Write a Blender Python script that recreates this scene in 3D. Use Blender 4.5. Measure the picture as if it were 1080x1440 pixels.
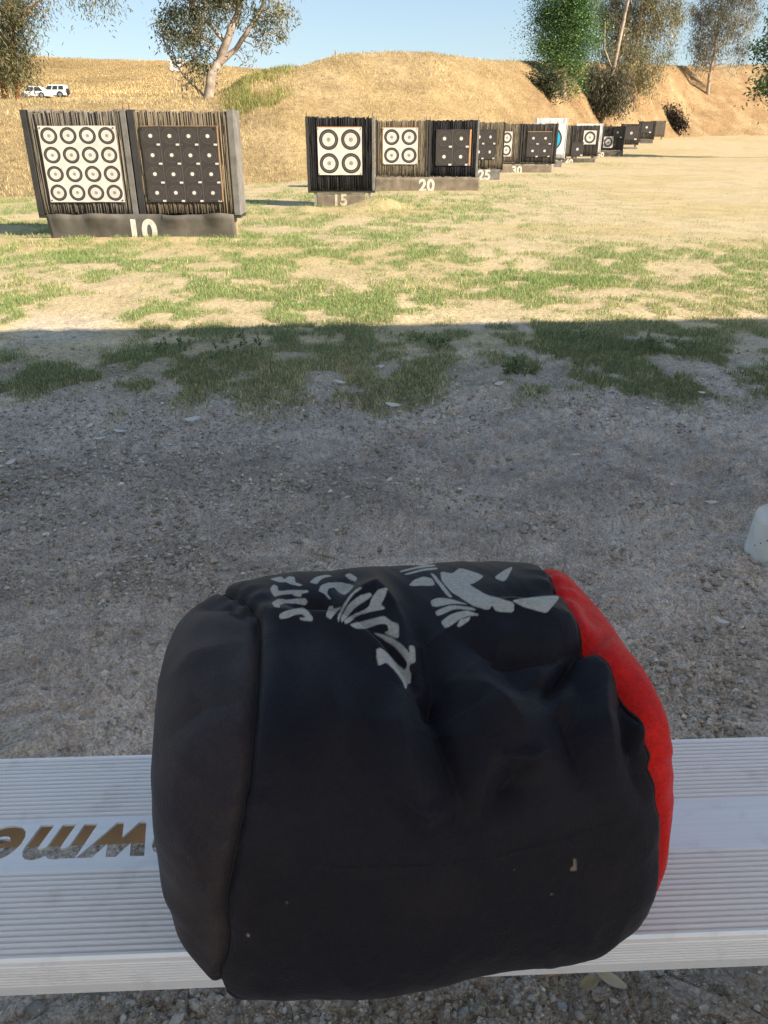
import bpy, bmesh, math, random
import numpy as np
from mathutils import Vector

# ------------------------------------------------------------------ camera, sky, sun, exposure
for o in list(bpy.data.objects): bpy.data.objects.remove(o)
scene = bpy.context.scene
COL = scene.collection
F = 1081.0; PITCH = math.radians(26.33); HC = 1.25
cP, sP = math.cos(PITCH), math.sin(PITCH)
cam_d = bpy.data.cameras.new('camera'); cam = bpy.data.objects.new('camera', cam_d); COL.objects.link(cam)
cam.location = (0, 0, HC); cam.rotation_euler = (math.pi/2 - PITCH, 0, 0)
cam_d.sensor_fit = 'VERTICAL'; cam_d.sensor_height = 36.0; cam_d.lens = F/1440*36.0
cam_d.clip_start = 0.05; cam_d.clip_end = 6000
scene.camera = cam

SUN_EL = math.radians(30); SUN_AZ = math.radians(119)      # azimuth measured from +Y towards +X
world = bpy.data.worlds.new('World'); scene.world = world; world.use_nodes = True
wn = world.node_tree; wn.nodes.clear()
wo = wn.nodes.new('ShaderNodeOutputWorld'); wb = wn.nodes.new('ShaderNodeBackground'); sky = wn.nodes.new('ShaderNodeTexSky')
sky.sky_type = 'NISHITA'; sky.sun_disc = False; sky.sun_elevation = SUN_EL; sky.sun_rotation = SUN_AZ
sky.altitude = 100; sky.air_density = 1.0; sky.dust_density = 0.15; sky.ozone_density = 2.5
wb.inputs['Strength'].default_value = 0.13
tint = wn.nodes.new('ShaderNodeMix'); tint.data_type = 'RGBA'; tint.blend_type = 'MULTIPLY'; tint.inputs[0].default_value = 1.0; tint.inputs[7].default_value = (.84, .93, 1.0, 1)
gam = wn.nodes.new('ShaderNodeGamma'); gam.inputs[1].default_value = 0.55; wn.links.new(sky.outputs[0], gam.inputs[0]); wn.links.new(gam.outputs[0], tint.inputs[6]); wn.links.new(tint.outputs[2], wb.inputs[0]); wn.links.new(wb.outputs[0], wo.inputs[0])
sun_d = bpy.data.lights.new('sun', 'SUN'); sun_d.energy = 3.9; sun_d.angle = math.radians(0.5); sun_d.color = (1.0, 0.87, 0.68)
sun = bpy.data.objects.new('sun', sun_d); COL.objects.link(sun)
SUN = Vector((math.cos(SUN_EL)*math.sin(SUN_AZ), math.cos(SUN_EL)*math.cos(SUN_AZ), math.sin(SUN_EL)))
sun.rotation_euler = SUN.to_track_quat('Z', 'Y').to_euler(); sun.location = (8, -6, 9)
scene.view_settings.view_transform = 'Standard'; scene.view_settings.look = 'None'
scene.view_settings.gamma = 1.0; scene.view_settings.use_curve_mapping = False
scene.view_settings.exposure = 1.4

rng = np.random.default_rng(7); random.seed(7)

# ------------------------------------------------------------------ helpers
def at(px, py, Y):
    """point on the pixel's ray at forward distance Y"""
    u = (px-540)/F; v = (py-720)/F
    d = (u, cP - v*sP, -sP - v*cP)
    k = Y/d[1]
    return Vector((d[0]*k, Y, HC + d[2]*k))
def proj(P):
    d = HC - P[..., 2]; y = P[..., 1]
    z = y*cP + d*sP
    return 540 + F*P[..., 0]/z, 720 + F*(d*cP - y*sP)/z

def tag(o, label=None, cat=None, group=None, kind=None):
    if label: o['label'] = label
    if cat: o['category'] = cat
    if group: o['group'] = group
    if kind: o['kind'] = kind
    return o
def empty(name, loc=(0, 0, 0), rz=0):
    o = bpy.data.objects.new(name, None); COL.objects.link(o); o.location = loc; o.rotation_euler = (0, 0, rz)
    o.empty_display_size = .1
    return o
def link(name, me, mat=None, parent=None, smooth=False):
    if mat: me.materials.append(mat)
    o = bpy.data.objects.new(name, me); COL.objects.link(o)
    if parent: o.parent = parent
    if smooth: me.polygons.foreach_set('use_smooth', np.ones(len(me.polygons), bool))
    return o
def mesh_np(name, V, Fc, mat=None, parent=None, smooth=False, col=None, colname='tone'):
    V = np.asarray(V, np.float32).reshape(-1, 3); Fc = np.asarray(Fc, np.int32); n, k = Fc.shape
    me = bpy.data.meshes.new(name)
    me.vertices.add(len(V)); me.vertices.foreach_set('co', V.ravel())
    me.loops.add(n*k); me.loops.foreach_set('vertex_index', Fc.ravel())
    me.polygons.add(n); me.polygons.foreach_set('loop_start', np.arange(n, dtype=np.int32)*k)
    me.update(calc_edges=True)
    if col is not None:
        a = me.color_attributes.new(colname, 'FLOAT_COLOR', 'POINT')
        c = np.ones((len(V), 4), np.float32); c[:, :3] = col
        a.data.foreach_set('color', c.ravel())
    return link(name, me, mat, parent, smooth)
class MB:
    def __init__(s): s.v = []; s.f = []
    def add(s, vs, fs):
        b = len(s.v); s.v += [tuple(p) for p in vs]; s.f += [tuple(b+i for i in f) for f in fs]; return s
    def box(s, x0, x1, y0, y1, z0, z1):
        return s.add([(x0,y0,z0),(x1,y0,z0),(x1,y1,z0),(x0,y1,z0),(x0,y0,z1),(x1,y0,z1),(x1,y1,z1),(x0,y1,z1)],
              [(3,2,1,0),(4,5,6,7),(0,1,5,4),(1,2,6,5),(2,3,7,6),(3,0,4,7)])
    def tube(s, pts, rad, n=8, cap=True):
        pts = [Vector(p) for p in pts]; b = len(s.v); up = Vector((0.3, 0.9, 0.2)).normalized()
        for i, p in enumerate(pts):
            t = (pts[min(i+1, len(pts)-1)] - pts[max(i-1, 0)]).normalized()
            a = t.cross(up)
            if a.length < 1e-3: a = t.cross(Vector((1, 0, 0)))
            a.normalize(); c = t.cross(a)
            for k in range(n):
                q = 2*math.pi*k/n
                s.v.append(tuple(p + (a*math.cos(q) + c*math.sin(q))*rad[i]))
        for i in range(len(pts)-1):
            for k in range(n):
                k2 = (k+1) % n
                s.f.append((b+i*n+k, b+i*n+k2, b+(i+1)*n+k2, b+(i+1)*n+k))
        if cap:
            s.f.append(tuple(b+k for k in range(n))); s.f.append(tuple(b+(len(pts)-1)*n+k for k in reversed(range(n))))
        return s
    def prism(s, poly, axis, a, b):
        """extrude a 2-D polygon; axis 'y': poly=(x,z) from y=a to b; 'x': poly=(y,z)"""
        n = len(poly)
        def P(p, t): return (p[0], t, p[1]) if axis == 'y' else ((t, p[0], p[1]) if axis == 'x' else (p[0], p[1], t))
        return s.add([P(p, a) for p in poly] + [P(p, b) for p in poly],
              [tuple(range(n)), tuple(reversed(range(n, 2*n)))] + [(i, (i+1) % n, n+(i+1) % n, n+i) for i in range(n)])
    def build(s, name, mat, parent=None, smooth=False, bevel=0):
        me = bpy.data.meshes.new(name); me.from_pydata(s.v, [], s.f)
        bm = bmesh.new(); bm.from_mesh(me); bmesh.ops.recalc_face_normals(bm, faces=bm.faces); bm.to_mesh(me); bm.free()
        o = link(name, me, mat, parent, smooth)
        if bevel:
            m = o.modifiers.new('bevel', 'BEVEL'); m.width = bevel; m.segments = 2; m.limit_method = 'ANGLE'
        return o

# value noise
_tab = rng.random((256, 256)).astype(np.float32)
def vnoise(x, y):
    x = np.asarray(x, np.float64); y = np.asarray(y, np.float64)
    xi = np.floor(x).astype(np.int64); yi = np.floor(y).astype(np.int64); fx = x-xi; fy = y-yi
    fx = fx*fx*(3-2*fx); fy = fy*fy*(3-2*fy)
    a = _tab[xi & 255, yi & 255]; b = _tab[(xi+1) & 255, yi & 255]; c = _tab[xi & 255, (yi+1) & 255]; d = _tab[(xi+1) & 255, (yi+1) & 255]
    return (a*(1-fx)+b*fx)*(1-fy)+(c*(1-fx)+d*fx)*fy - .5
def fbm(x, y, o=4, g=.5, l=2.03):
    r = 0; a = 1; s = 1
    for i in range(o): r = r + a*vnoise(x*s+17.3*i, y*s-9.1*i); a *= g; s *= l
    return r
def sstep(a, b, x):
    t = np.clip((x-a)/(b-a), 0, 1); return t*t*(3-2*t)

# ------------------------------------------------------------------ materials
def nt(name):
    m = bpy.data.materials.new(name); m.use_nodes = True
    t = m.node_tree; b = t.nodes['Principled BSDF']
    return m, t, b
def N(t, typ, **kw):
    n = t.nodes.new(typ)
    for k, v in kw.items(): setattr(n, k, v)
    return n
def noise(t, scale, detail=4, rough=.55, vec=None, dist=0):
    n = N(t, 'ShaderNodeTexNoise'); n.inputs['Scale'].default_value = scale; n.inputs['Detail'].default_value = detail
    n.inputs['Roughness'].default_value = rough; n.inputs['Distortion'].default_value = dist
    if vec is not None: t.links.new(vec, n.inputs['Vector'])
    return n.outputs['Fac']
def ramp(t, fac, stops):
    r = N(t, 'ShaderNodeValToRGB'); e = r.color_ramp.elements
    while len(e) < len(stops): e.new(.5)
    for i, (p, c) in enumerate(stops):
        e[i].position = p; e[i].color = (*c, 1) if len(c) == 3 else c
    t.links.new(fac, r.inputs[0]); return r.outputs[0]
def mixc(t, fac, a, b, mode='MIX'):
    m = N(t, 'ShaderNodeMix', data_type='RGBA', blend_type=mode)
    for s, v in ((m.inputs[0], fac), (m.inputs[6], a), (m.inputs[7], b)):
        if hasattr(v, 'links'): t.links.new(v, s)
        else: s.default_value = v if not isinstance(v, tuple) else (*v, 1)
    return m.outputs[2]
def bump(t, b, fac, strength, dist=.01, normal=None):
    n = N(t, 'ShaderNodeBump'); n.inputs['Strength'].default_value = strength; n.inputs['Distance'].default_value = dist
    t.links.new(fac, n.inputs['Height'])
    if normal is not None: t.links.new(normal, n.inputs['Normal'])
    if b is not None: t.links.new(n.outputs[0], b.inputs['Normal'])
    return n.outputs[0]
def objco(t): return N(t, 'ShaderNodeTexCoord').outputs['Object']
def attr(t, name): return N(t, 'ShaderNodeAttribute', attribute_name=name).outputs['Color']
def setc(t, b, c):
    if hasattr(c, 'links'): t.links.new(c, b.inputs['Base Color'])
    else: b.inputs['Base Color'].default_value = (*c, 1)

def m_plain(name, c, rough=.7, var=.25, scale=6, metal=0, bmp=.15, bscale=60, spec=.4):
    m, t, b = nt(name); v = objco(t)
    f = noise(t, scale, 5, .6, v)
    lo = tuple(x*(1-var) for x in c); hi = tuple(min(1, x*(1+var)) for x in c)
    setc(t, b, ramp(t, f, [(.3, lo), (.7, hi)]))
    b.inputs['Roughness'].default_value = rough; b.inputs['Metallic'].default_value = metal; b.inputs['Specular IOR Level'].default_value = spec
    if bmp: bump(t, b, noise(t, bscale, 4, .6, v), bmp, .004)
    return m
def m_tone(name, rough=.8, bmp=0, bscale=40, trans=0, spec=.3, grain=0):
    """base colour comes from the per-piece colour attribute 'tone'"""
    m, t, b = nt(name); c = attr(t, 'tone')
    if grain:
        v = objco(t); c = mixc(t, 1.0, c, ramp(t, noise(t, grain, 4, .6, v), [(.3, (.62, .62, .62)), (.7, (1.15, 1.13, 1.1))]), 'MULTIPLY')
    setc(t, b, c); b.inputs['Roughness'].default_value = rough; b.inputs['Specular IOR Level'].default_value = spec
    if bmp: bump(t, b, noise(t, bscale, 4, .6, objco(t)), bmp, .01)
    if trans:
        tr = N(t, 'ShaderNodeBsdfTranslucent'); t.links.new(c, tr.inputs[0])
        mx = N(t, 'ShaderNodeMixShader'); mx.inputs[0].default_value = trans
        out = t.nodes['Material Output']
        t.links.new(b.outputs[0], mx.inputs[1]); t.links.new(tr.outputs[0], mx.inputs[2]); t.links.new(mx.outputs[0], out.inputs[0])
    return m
M = {}
def m_ground():
    m, t, b = nt('dirt'); v = objco(t)
    c = attr(t, 'tone')
    f1 = noise(t, 2.2, 6, .6, v); f2 = noise(t, 26, 5, .65, v); f3 = noise(t, 150, 3, .7, v)
    c = mixc(t, 1.0, c, ramp(t, f1, [(.3, (.86, .85, .84)), (.7, (1.16, 1.15, 1.14))]), 'MULTIPLY')
    c = mixc(t, 1.0, c, ramp(t, f2, [(.32, (.76, .75, .74)), (.7, (1.25, 1.24, 1.22))]), 'MULTIPLY')
    c = mixc(t, 1.0, c, ramp(t, f3, [(.34, (.62, .6, .59)), (.5, (1, 1, 1)), (.68, (1.45, 1.44, 1.4))]), 'MULTIPLY')
    setc(t, b, c); b.inputs['Roughness'].default_value = .95; b.inputs['Specular IOR Level'].default_value = .15
    vo = N(t, 'ShaderNodeTexVoronoi'); vo.inputs['Scale'].default_value = 85; t.links.new(v, vo.inputs['Vector'])
    n1 = bump(t, None, vo.outputs['Distance'], -.5, .006)
    n2 = bump(t, None, f2, .8, .02, n1); bump(t, b, f3, .7, .006, n2)
    return m
def m_berm():
    m, t, b = nt('berm_soil'); v = objco(t)
    c = attr(t, 'tone')
    mp = N(t, 'ShaderNodeMapping'); mp.inputs['Scale'].default_value = (1, .6, 2.2); t.links.new(v, mp.inputs[0])
    f1 = noise(t, .5, 8, .65, mp.outputs[0]); f2 = noise(t, 5, 6, .7, mp.outputs[0]); f3 = noise(t, 22, 4, .7, v)
    c = mixc(t, 1.0, c, ramp(t, f1, [(.3, (.74, .7, .66)), (.68, (1.2, 1.18, 1.14))]), 'MULTIPLY')
    c = mixc(t, 1.0, c, ramp(t, f2, [(.3, (.7, .67, .62)), (.7, (1.2, 1.18, 1.15))]), 'MULTIPLY')
    c = mixc(t, 1.0, c, ramp(t, f3, [(.35, (.72, .7, .66)), (.68, (1.2, 1.18, 1.16))]), 'MULTIPLY')
    setc(t, b, c); b.inputs['Roughness'].default_value = .95; b.inputs['Specular IOR Level'].default_value = .1
    n1 = bump(t, None, f2, .75, .25); bump(t, b, f3, .75, .1, n1)
    return m
M['dirt'] = m_ground(); M['berm'] = m_berm()
M['grass'] = m_tone('grass_blade', .7, trans=.35); M['leaf'] = m_tone('tree_leaf', .5, trans=.4, spec=.4)
M['stone'] = m_tone('stone', .85, bmp=.5, bscale=180, grain=90)
M['litter'] = m_tone('leaf_litter', .8, trans=.15)
M['bark'] = m_plain('bark', (.36, .28, .21), .85, .5, 5, bmp=.6, bscale=14)
M['bark_pale'] = m_plain('pale_bark', (.36, .29, .235), .8, .45, 4, bmp=.5, bscale=10)
M['bark_orange'] = m_plain('orange_bark', (.42, .2, .09), .85, .35, 5, bmp=.5, bscale=14)
def m_strip():
    m, t, b = nt('butt_strips'); v = objco(t); c = attr(t, 'tone')
    mp = N(t, 'ShaderNodeMapping'); mp.inputs['Scale'].default_value = (90, 30, 5); t.links.new(v, mp.inputs[0])
    f = noise(t, 1, 5, .7, mp.outputs[0])
    c = mixc(t, 1.0, c, ramp(t, f, [(.3, (.62, .61, .6)), (.7, (1.28, 1.25, 1.2))]), 'MULTIPLY')
    setc(t, b, c); b.inputs['Roughness'].default_value = .95; b.inputs['Specular IOR Level'].default_value = .1
    bump(t, b, f, .9, .02); return m
M['strip'] = m_strip()
M['rubber'] = m_plain('worn_rubber', (.105, .095, .085), .7, .45, 3, bmp=.25, bscale=50)
M['rubber_light'] = m_plain('dusty_rubber', (.2, .165, .125), .85, .4, 4, bmp=.3, bscale=40)
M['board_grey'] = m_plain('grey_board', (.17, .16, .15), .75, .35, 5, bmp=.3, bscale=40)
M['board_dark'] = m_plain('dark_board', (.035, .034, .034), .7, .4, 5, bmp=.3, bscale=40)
M['rust'] = m_plain('rusty_steel', (.2, .09, .045), .8, .4, 30)
M['steel'] = m_plain('dull_steel', (.4, .39, .37), .5, .2, 20, metal=.6)
M['white_paint'] = m_plain('white_paint', (.6, .57, .5), .75, .3, 14)
M['faded_paint'] = m_plain('faded_paint', (.5, .44, .34), .85, .3, 14)
M['card'] = m_plain('tan_backing_card', (.5, .27, .12), .85, .2, 10)
M['white_foam'] = m_plain('white_foam', (.75, .76, .77), .8, .1, 6)
M['car_white'] = m_plain('white_car_paint', (.78, .79, .8), .25, .03, 1, bmp=0, spec=.6)
M['glass'] = m_plain('dark_glass', (.03, .04, .05), .08, .05, 1, bmp=0, spec=.7)
M['tyre'] = m_plain('tyre', (.02, .02, .02), .85, .2, 20)
M['chrome'] = m_plain('alloy', (.5, .5, .5), .35, .1, 10, metal=.8, bmp=0)
M['lamp_red'] = m_plain('red_lens', (.4, .02, .02), .3, .1, 10, bmp=0)
M['roof_metal'] = m_plain('painted_roof_metal', (.78, .75, .7), .55, .12, 2)
M['timber'] = m_plain('weathered_timber', (.34, .26, .18), .8, .3, 4)

def m_face(name, n, kind):
    """printed paper target face, n by n spots over the sheet's UV"""
    m, t, b = nt(name)
    uv = N(t, 'ShaderNodeUVMap', uv_map='UVMap').outputs[0]
    mul = N(t, 'ShaderNodeVectorMath', operation='SCALE'); mul.inputs['Scale'].default_value = n; t.links.new(uv, mul.inputs[0])
    fr = N(t, 'ShaderNodeVectorMath', operation='FRACTION'); t.links.new(mul.outputs[0], fr.inputs[0])
    sb = N(t, 'ShaderNodeVectorMath', operation='SUBTRACT'); sb.inputs[1].default_value = (.5, .5, 0); t.links.new(fr.outputs[0], sb.inputs[0])
    ln = N(t, 'ShaderNodeVectorMath', operation='LENGTH'); t.links.new(sb.outputs[0], ln.inputs[0]); r = ln.outputs['Value']
    def steps(stops):
        rp = N(t, 'ShaderNodeValToRGB'); rp.color_ramp.interpolation = 'CONSTANT'; e = rp.color_ramp.elements
        while len(e) < len(stops): e.new(.5)
        for i, (p, c) in enumerate(stops): e[i].position = p; e[i].color = (*c, 1)
        t.links.new(r, rp.inputs[0]); return rp.outputs[0]
    W = (.64, .61, .58); K = (.05, .045, .042); G = (.3, .28, .26)
    if kind == 'white':
        c = steps([(0, K), (.035, W), (.055, K), (.085, W), (.19, G), (.197, W), (.285, K), (.345, G), (.355, K), (.435, W)])
    elif kind == 'black':
        K2 = (.05, .044, .044); L = (.12, .11, .105)
        c = steps([(0, W), (.1, K2), (.17, L), (.18, K2), (.27, L), (.28, K2), (.37, L), (.385, K2)])
        sx = N(t, 'ShaderNodeSeparateXYZ'); t.links.new(fr.outputs[0], sx.inputs[0])
        def rng_(o, a, b_):
            p = N(t, 'ShaderNodeMath', operation='GREATER_THAN'); p.inputs[1].default_value = a; t.links.new(o, p.inputs[0])
            q = N(t, 'ShaderNodeMath', operation='LESS_THAN'); q.inputs[1].default_value = b_; t.links.new(o, q.inputs[0])
            k = N(t, 'ShaderNodeMath', operation='MULTIPLY'); t.links.new(p.outputs[0], k.inputs[0]); t.links.new(q.outputs[0], k.inputs[1]); return k.outputs[0]
        k = N(t, 'ShaderNodeMath', operation='MULTIPLY'); t.links.new(rng_(sx.outputs[0], .78, .96), k.inputs[0]); t.links.new(rng_(sx.outputs[1], .01, .11), k.inputs[1])
        c = mixc(t, k.outputs[0], c, W)
        k2 = N(t, 'ShaderNodeMath', operation='MULTIPLY'); t.links.new(rng_(sx.outputs[0], .985, 1.1), k2.inputs[0]); t.links.new(rng_(sx.outputs[1], -.1, 1.1), k2.inputs[1])
        c = mixc(t, k2.outputs[0], c, (.16, .15, .14))
    elif kind == 'rings':
        c = steps([(0, (.7, .55, .05)), (.12, (.6, .05, .04)), (.24, (.02, .38, .62)), (.385, (.03, .03, .03)), (.43, (.7, .7, .68)), (.49, (.75, .76, .77))])
    # wear and arrow holes
    v = objco(t); h = noise(t, 55, 2, .5, v)
    holes = ramp(t, h, [(.74, (0, 0, 0)), (.77, (1, 1, 1))])
    c = mixc(t, holes, c, (.3, .27, .24) if kind != 'black' else (.35, .33, .31))
    c = mixc(t, 1.0, c, ramp(t, noise(t, 7, 5, .6, v), [(.3, (.86, .84, .8)), (.7, (1.05, 1.04, 1.02))]), 'MULTIPLY')
    setc(t, b, c); b.inputs['Roughness'].default_value = .75; b.inputs['Specular IOR Level'].default_value = .25
    bump(t, b, noise(t, 9, 3, .5, v), .3, .02); return m
M['white4'] = m_face('white_sixteen_spot_print', 4, 'white'); M['white2'] = m_face('white_four_spot_print', 2, 'white')
M['white1'] = m_face('white_single_spot_print', 1, 'white')
M['black4'] = m_face('black_sixteen_spot_print', 4, 'black'); M['black2'] = m_face('black_four_spot_print', 2, 'black'); M['black1'] = m_face('black_single_spot_print', 1, 'black')
M['rings'] = m_face('coloured_ring_print', 1, 'rings')

def m_alu():
    m, t, b = nt('bare_aluminium'); v = objco(t)
    mp = N(t, 'ShaderNodeMapping'); mp.inputs['Scale'].default_value = (1.2, 40, 40); t.links.new(v, mp.inputs[0])
    f = noise(t, 4, 5, .6, mp.outputs[0]); g = noise(t, 18, 5, .6, v)
    c = ramp(t, f, [(.3, (.84, .84, .84)), (.7, (.92, .92, .92))])
    c = mixc(t, ramp(t, g, [(.56, (0, 0, 0)), (.74, (.3, .3, .3))]), c, (.42, .40, .37))
    setc(t, b, c); b.inputs['Metallic'].default_value = .3
    t.links.new(ramp(t, g, [(.3, (.34, .34, .34)), (.7, (.48, .48, .48))]), b.inputs['Roughness'])
    bump(t, b, f, .06, .001); return m
M['alu'] = m_alu()
def m_fabric(name, dust):
    m, t, b = nt(name); v = objco(t); c = attr(t, 'tone')
    n1 = noise(t, 9, 6, .62, v); n2 = noise(t, 260, 2, .6, v)
    d = ramp(t, n1, [(.52, (0, 0, 0)), (.78, (dust, dust, dust))])
    c = mixc(t, d, c, (.17, .14, .105))
    c = mixc(t, 1.0, c, ramp(t, n2, [(.3, (.8, .8, .8)), (.7, (1.15, 1.15, 1.15))]), 'MULTIPLY')
    setc(t, b, c); b.inputs['Roughness'].default_value = .5; b.inputs['Specular IOR Level'].default_value = .16
    b.inputs['Sheen Weight'].default_value = .08; b.inputs['Sheen Roughness'].default_value = .35; b.inputs['Sheen Tint'].default_value = (.8, .85, 1, 1)
    wv = N(t, 'ShaderNodeTexVoronoi'); wv.inputs['Scale'].default_value = 620; t.links.new(v, wv.inputs['Vector'])
    n = bump(t, None, wv.outputs['Distance'], .4, .0015); bump(t, b, n1, .1, .006, n); return m
M['bag'] = m_fabric('black_cotton', .05); M['bag_end'] = m_fabric('dusty_black_cotton', .2); M['bag_red'] = m_fabric('red_cotton', .04)
M['seam'] = m_plain('black_piping', (.012, .011, .012), .8, .2, 60)
M['bucket'] = m_plain('scuffed_white_plastic', (.66, .65, .6), .55, .14, 11, bmp=.3, bscale=30)

# ------------------------------------------------------------------ terrain functions (world space)
def px_t(px): return (np.asarray(px, float)-540)/1206.5
PXB = [-400, 0, 150, 290, 325, 350, 400, 432, 480, 540, 600, 680, 760, 820, 900, 960, 1080, 1400]
TOE = [15, 17.5, 19, 21, 21.5, 22, 23, 24, 25.5, 27.5, 30, 34, 42, 52, 70, 88, 98, 105]
CRE = [24, 27, 28.5, 31, 32, 33, 35, 37, 40, 43, 46, 52, 62, 72, 92, 112, 124, 132]
YCR = [144, 143, 142, 140, 128, 113, 99, 92, 77, 73, 74.5, 84, 87, 88, 90, 93, 90, 92]
HCR = [HC + c*math.tan(PITCH*0 + (math.atan((720-y)/F) - PITCH)) for c, y in zip(CRE, YCR)]
TB = px_t(PXB)
def rise(Y): return np.interp(Y, [0, 46, 56, 65, 75, 100, 300], [0, 0, .2, .45, .6, .9, 1.2])
BUMPS = [(at(532, 284, 14.9), .45, .30, .2), (at(430, 287, 14.7), .3, .25, .06), (at(552, 284, 15.4), .4, .3, .07), (at(195, 333, 10.35), 1.2, .25, .035), (at(815, 505, 4.6), .22, .12, .03)]
def ground_z(X, Y, fine=True):
    d = np.hypot(X, Y)
    z = rise(np.maximum(Y, 0)) + .03*fbm(X*.5, Y*.5, 3)*sstep(2, 6, d)
    for p, rx, ry, h in BUMPS: z = z + h*np.exp(-((X-p.x)/rx)**2 - ((Y-p.y)/ry)**2)
    if fine:
        k = 1 - .8*sstep(4.4, 6.2, d) - .2*sstep(9, 16, d)
        z = z + k*(.034*fbm(X*2.6, Y*2.6, 3) + .022*fbm(X*13, Y*13, 3)*(.4+1.6*sstep(-.2, .3, fbm(X*.8+7, Y*.8, 2))) + .026*np.abs(fbm(X*34, Y*34, 2)) + .016*np.abs(fbm(X*80+9, Y*80, 2)))
    return z
def berm_uv(X, Y):
    t = X/np.maximum(Y, .5); toe = np.interp(t, TB, TOE); cr = np.interp(t, TB, CRE); h = np.interp(t, TB, HCR)
    return t, toe, cr, h, (Y-toe)/(cr-toe)
def berm_prof(v, t):
    up = np.clip(v, 0, 1); s = .62*up + .38*(up*up*(3-2*up)); s = np.where(v > .8, s - .5*(np.clip(v, .8, 1)-.8)**2*0, s)
    back = np.clip(v-1, 0, 3)
    drop = np.where(t < px_t(345), .05*back, .32*back*back/(.25+back))
    return s - drop
def berm_z(X, Y):
    t, toe, cr, h, v = berm_uv(X, Y)
    z = rise(toe) + (h - rise(toe))*berm_prof(v, t)
    k = sstep(0, .15, v)*np.where(v > .75, 1-.75*sstep(.75, 1.0, v), 1)
    z = z + k*(.35*fbm(X*.25, Y*.25, 3)*sstep(.1, .5, v)*(1-sstep(.6, .95, v)) + .12*fbm(X*1.3, Y*.9, 4))
    return np.where(v < 0, -0.5 + 0*z, z)
PXH = [-500, 0, 45, 150, 240, 300, 345, 420, 520, 700, 1500]
YH = [74, 77, 78, 83, 85, 90, 95, 100, 112, 125, 130]
def hill_z(X, Y):
    t = X/np.maximum(Y, 1); y = np.interp(t, px_t(PXH), YH)
    hs = HC + 235*np.tan(np.arctan((720-y)/F) - PITCH)
    k = np.interp(Y, [36, 60, 105, 125, 235, 330, 700], [0, .12, .25, .30, 1.0, .98, .8])
    return np.where(Y < 36, -2, -9*sstep(px_t(440), px_t(540), t)*(1-sstep(150, 190, Y)) + hs*k + .9*fbm(X*.04, Y*.04, 3)*sstep(120, 180, Y)*(1-sstep(200, 232, Y)) - .35*(1-sstep(36, 60, Y))*3)
def surf(x, y):
    X = np.array([x]); Y = np.array([y])
    return float(max(ground_z(X, Y, False)[0], berm_z(X, Y)[0], hill_z(X, Y)[0]))
def hit(px, py, y0=6, y1=320):
    Y = y0
    while Y < y1:
        p = at(px, py, Y)
        if p.z < surf(p.x, Y): break
        Y *= 1.006
    p = at(px, py, Y); p.z = surf(p.x, p.y); return p
def ghit(px, py):
    """pixel to flat ground"""
    v = (py-720)/F; k = HC/(sP + v*cP); return Vector(((px-540)/F*k, (cP - v*sP)*k, 0))

# grass density (world space patches) -------------------------------------------------
PATCH = []      # (x, y, rx, ry, strength)
for px, py, rx, ry, st in [(300,490,120,20,1.3),(200,505,90,16,.8),(605,486,48,13,1.2),(735,520,36,16,1.0),(900,492,160,26,1.4),(1000,510,120,22,.9),(700,565,220,22,.45),(900,575,180,22,.55),
                           (130,590,110,12,.7),(500,560,120,26,.55),(380,520,60,22,.4),(60,545,70,15,.5),(435,464,50,7,.9),(740,460,150,8,.8),(1060,490,40,14,.8),(640,535,110,10,.4),(1000,570,90,14,.5),
                           (60,370,150,18,1.3),(250,392,150,14,1.0),(130,345,160,10,.9),(430,350,130,14,1.1),(560,330,160,12,1.1),(610,300,120,7,.9),(480,300,60,6,.8),(380,300,60,8,1.2),(730,385,170,18,1.2),(900,392,190,16,1.4),(860,345,150,8,.8),(620,400,90,10,.7),
                           (320,335,70,8,.9),(700,262,70,4,1.0),(780,248,60,3,1.0),(850,232,60,3,.9),(900,222,60,2.5,.8),(20,318,50,6,.9),(400,275,40,8,.9),(1040,380,60,14,.7),(500,372,80,10,.6)]:
    c = ghit(px, py); rxw = abs(ghit(px+rx, py).x - c.x); ryw = abs(ghit(px, py-ry).y - ghit(px, py+ry).y)/2
    PATCH.append((c.x, c.y, rxw, ryw, st))
def grass_d(X, Y):
    d = 0; X0, Y0 = X, Y; X = X + .45*fbm(X0*1.1+31, Y0*1.1, 3); Y = Y + .5*fbm(X0*1.1, Y0*1.1+77, 3)
    for x, y, rx, ry, st in PATCH:
        d = np.maximum(d, st*np.exp(-(((X-x)/rx)**2 + ((Y-y)/ry)**2)**1.5))
    n = fbm(X*1.7+5, Y*1.2, 4); n2 = fbm(X0*6+11, Y0*4.5, 3)
    zone = 1.05*sstep(-.5, .05, n)*sstep(3.4, 4.1, Y)*(1-sstep(5.5, 6.4, Y)) + 1.1*sstep(-.42, .06, n)*sstep(5.6, 6.4, Y)*(1-sstep(16, 30, Y))*(1-.65*sstep(2.5, 6, X0-.1*Y0))*(1-.8*sstep(8.8, 11, Y0)*sstep(.1, .28, X0/np.maximum(Y0, 1)))
    d = np.maximum(d*np.clip(.85+1.4*n, 0, 1.6), zone)
    return np.clip(d*sstep(-.3 - .08*sstep(5.6, 6.2, Y0), .2, 1.5*n2+.4*(d-.7)), 0, 1.6)*sstep(3.0, 3.9, Y0)
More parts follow.
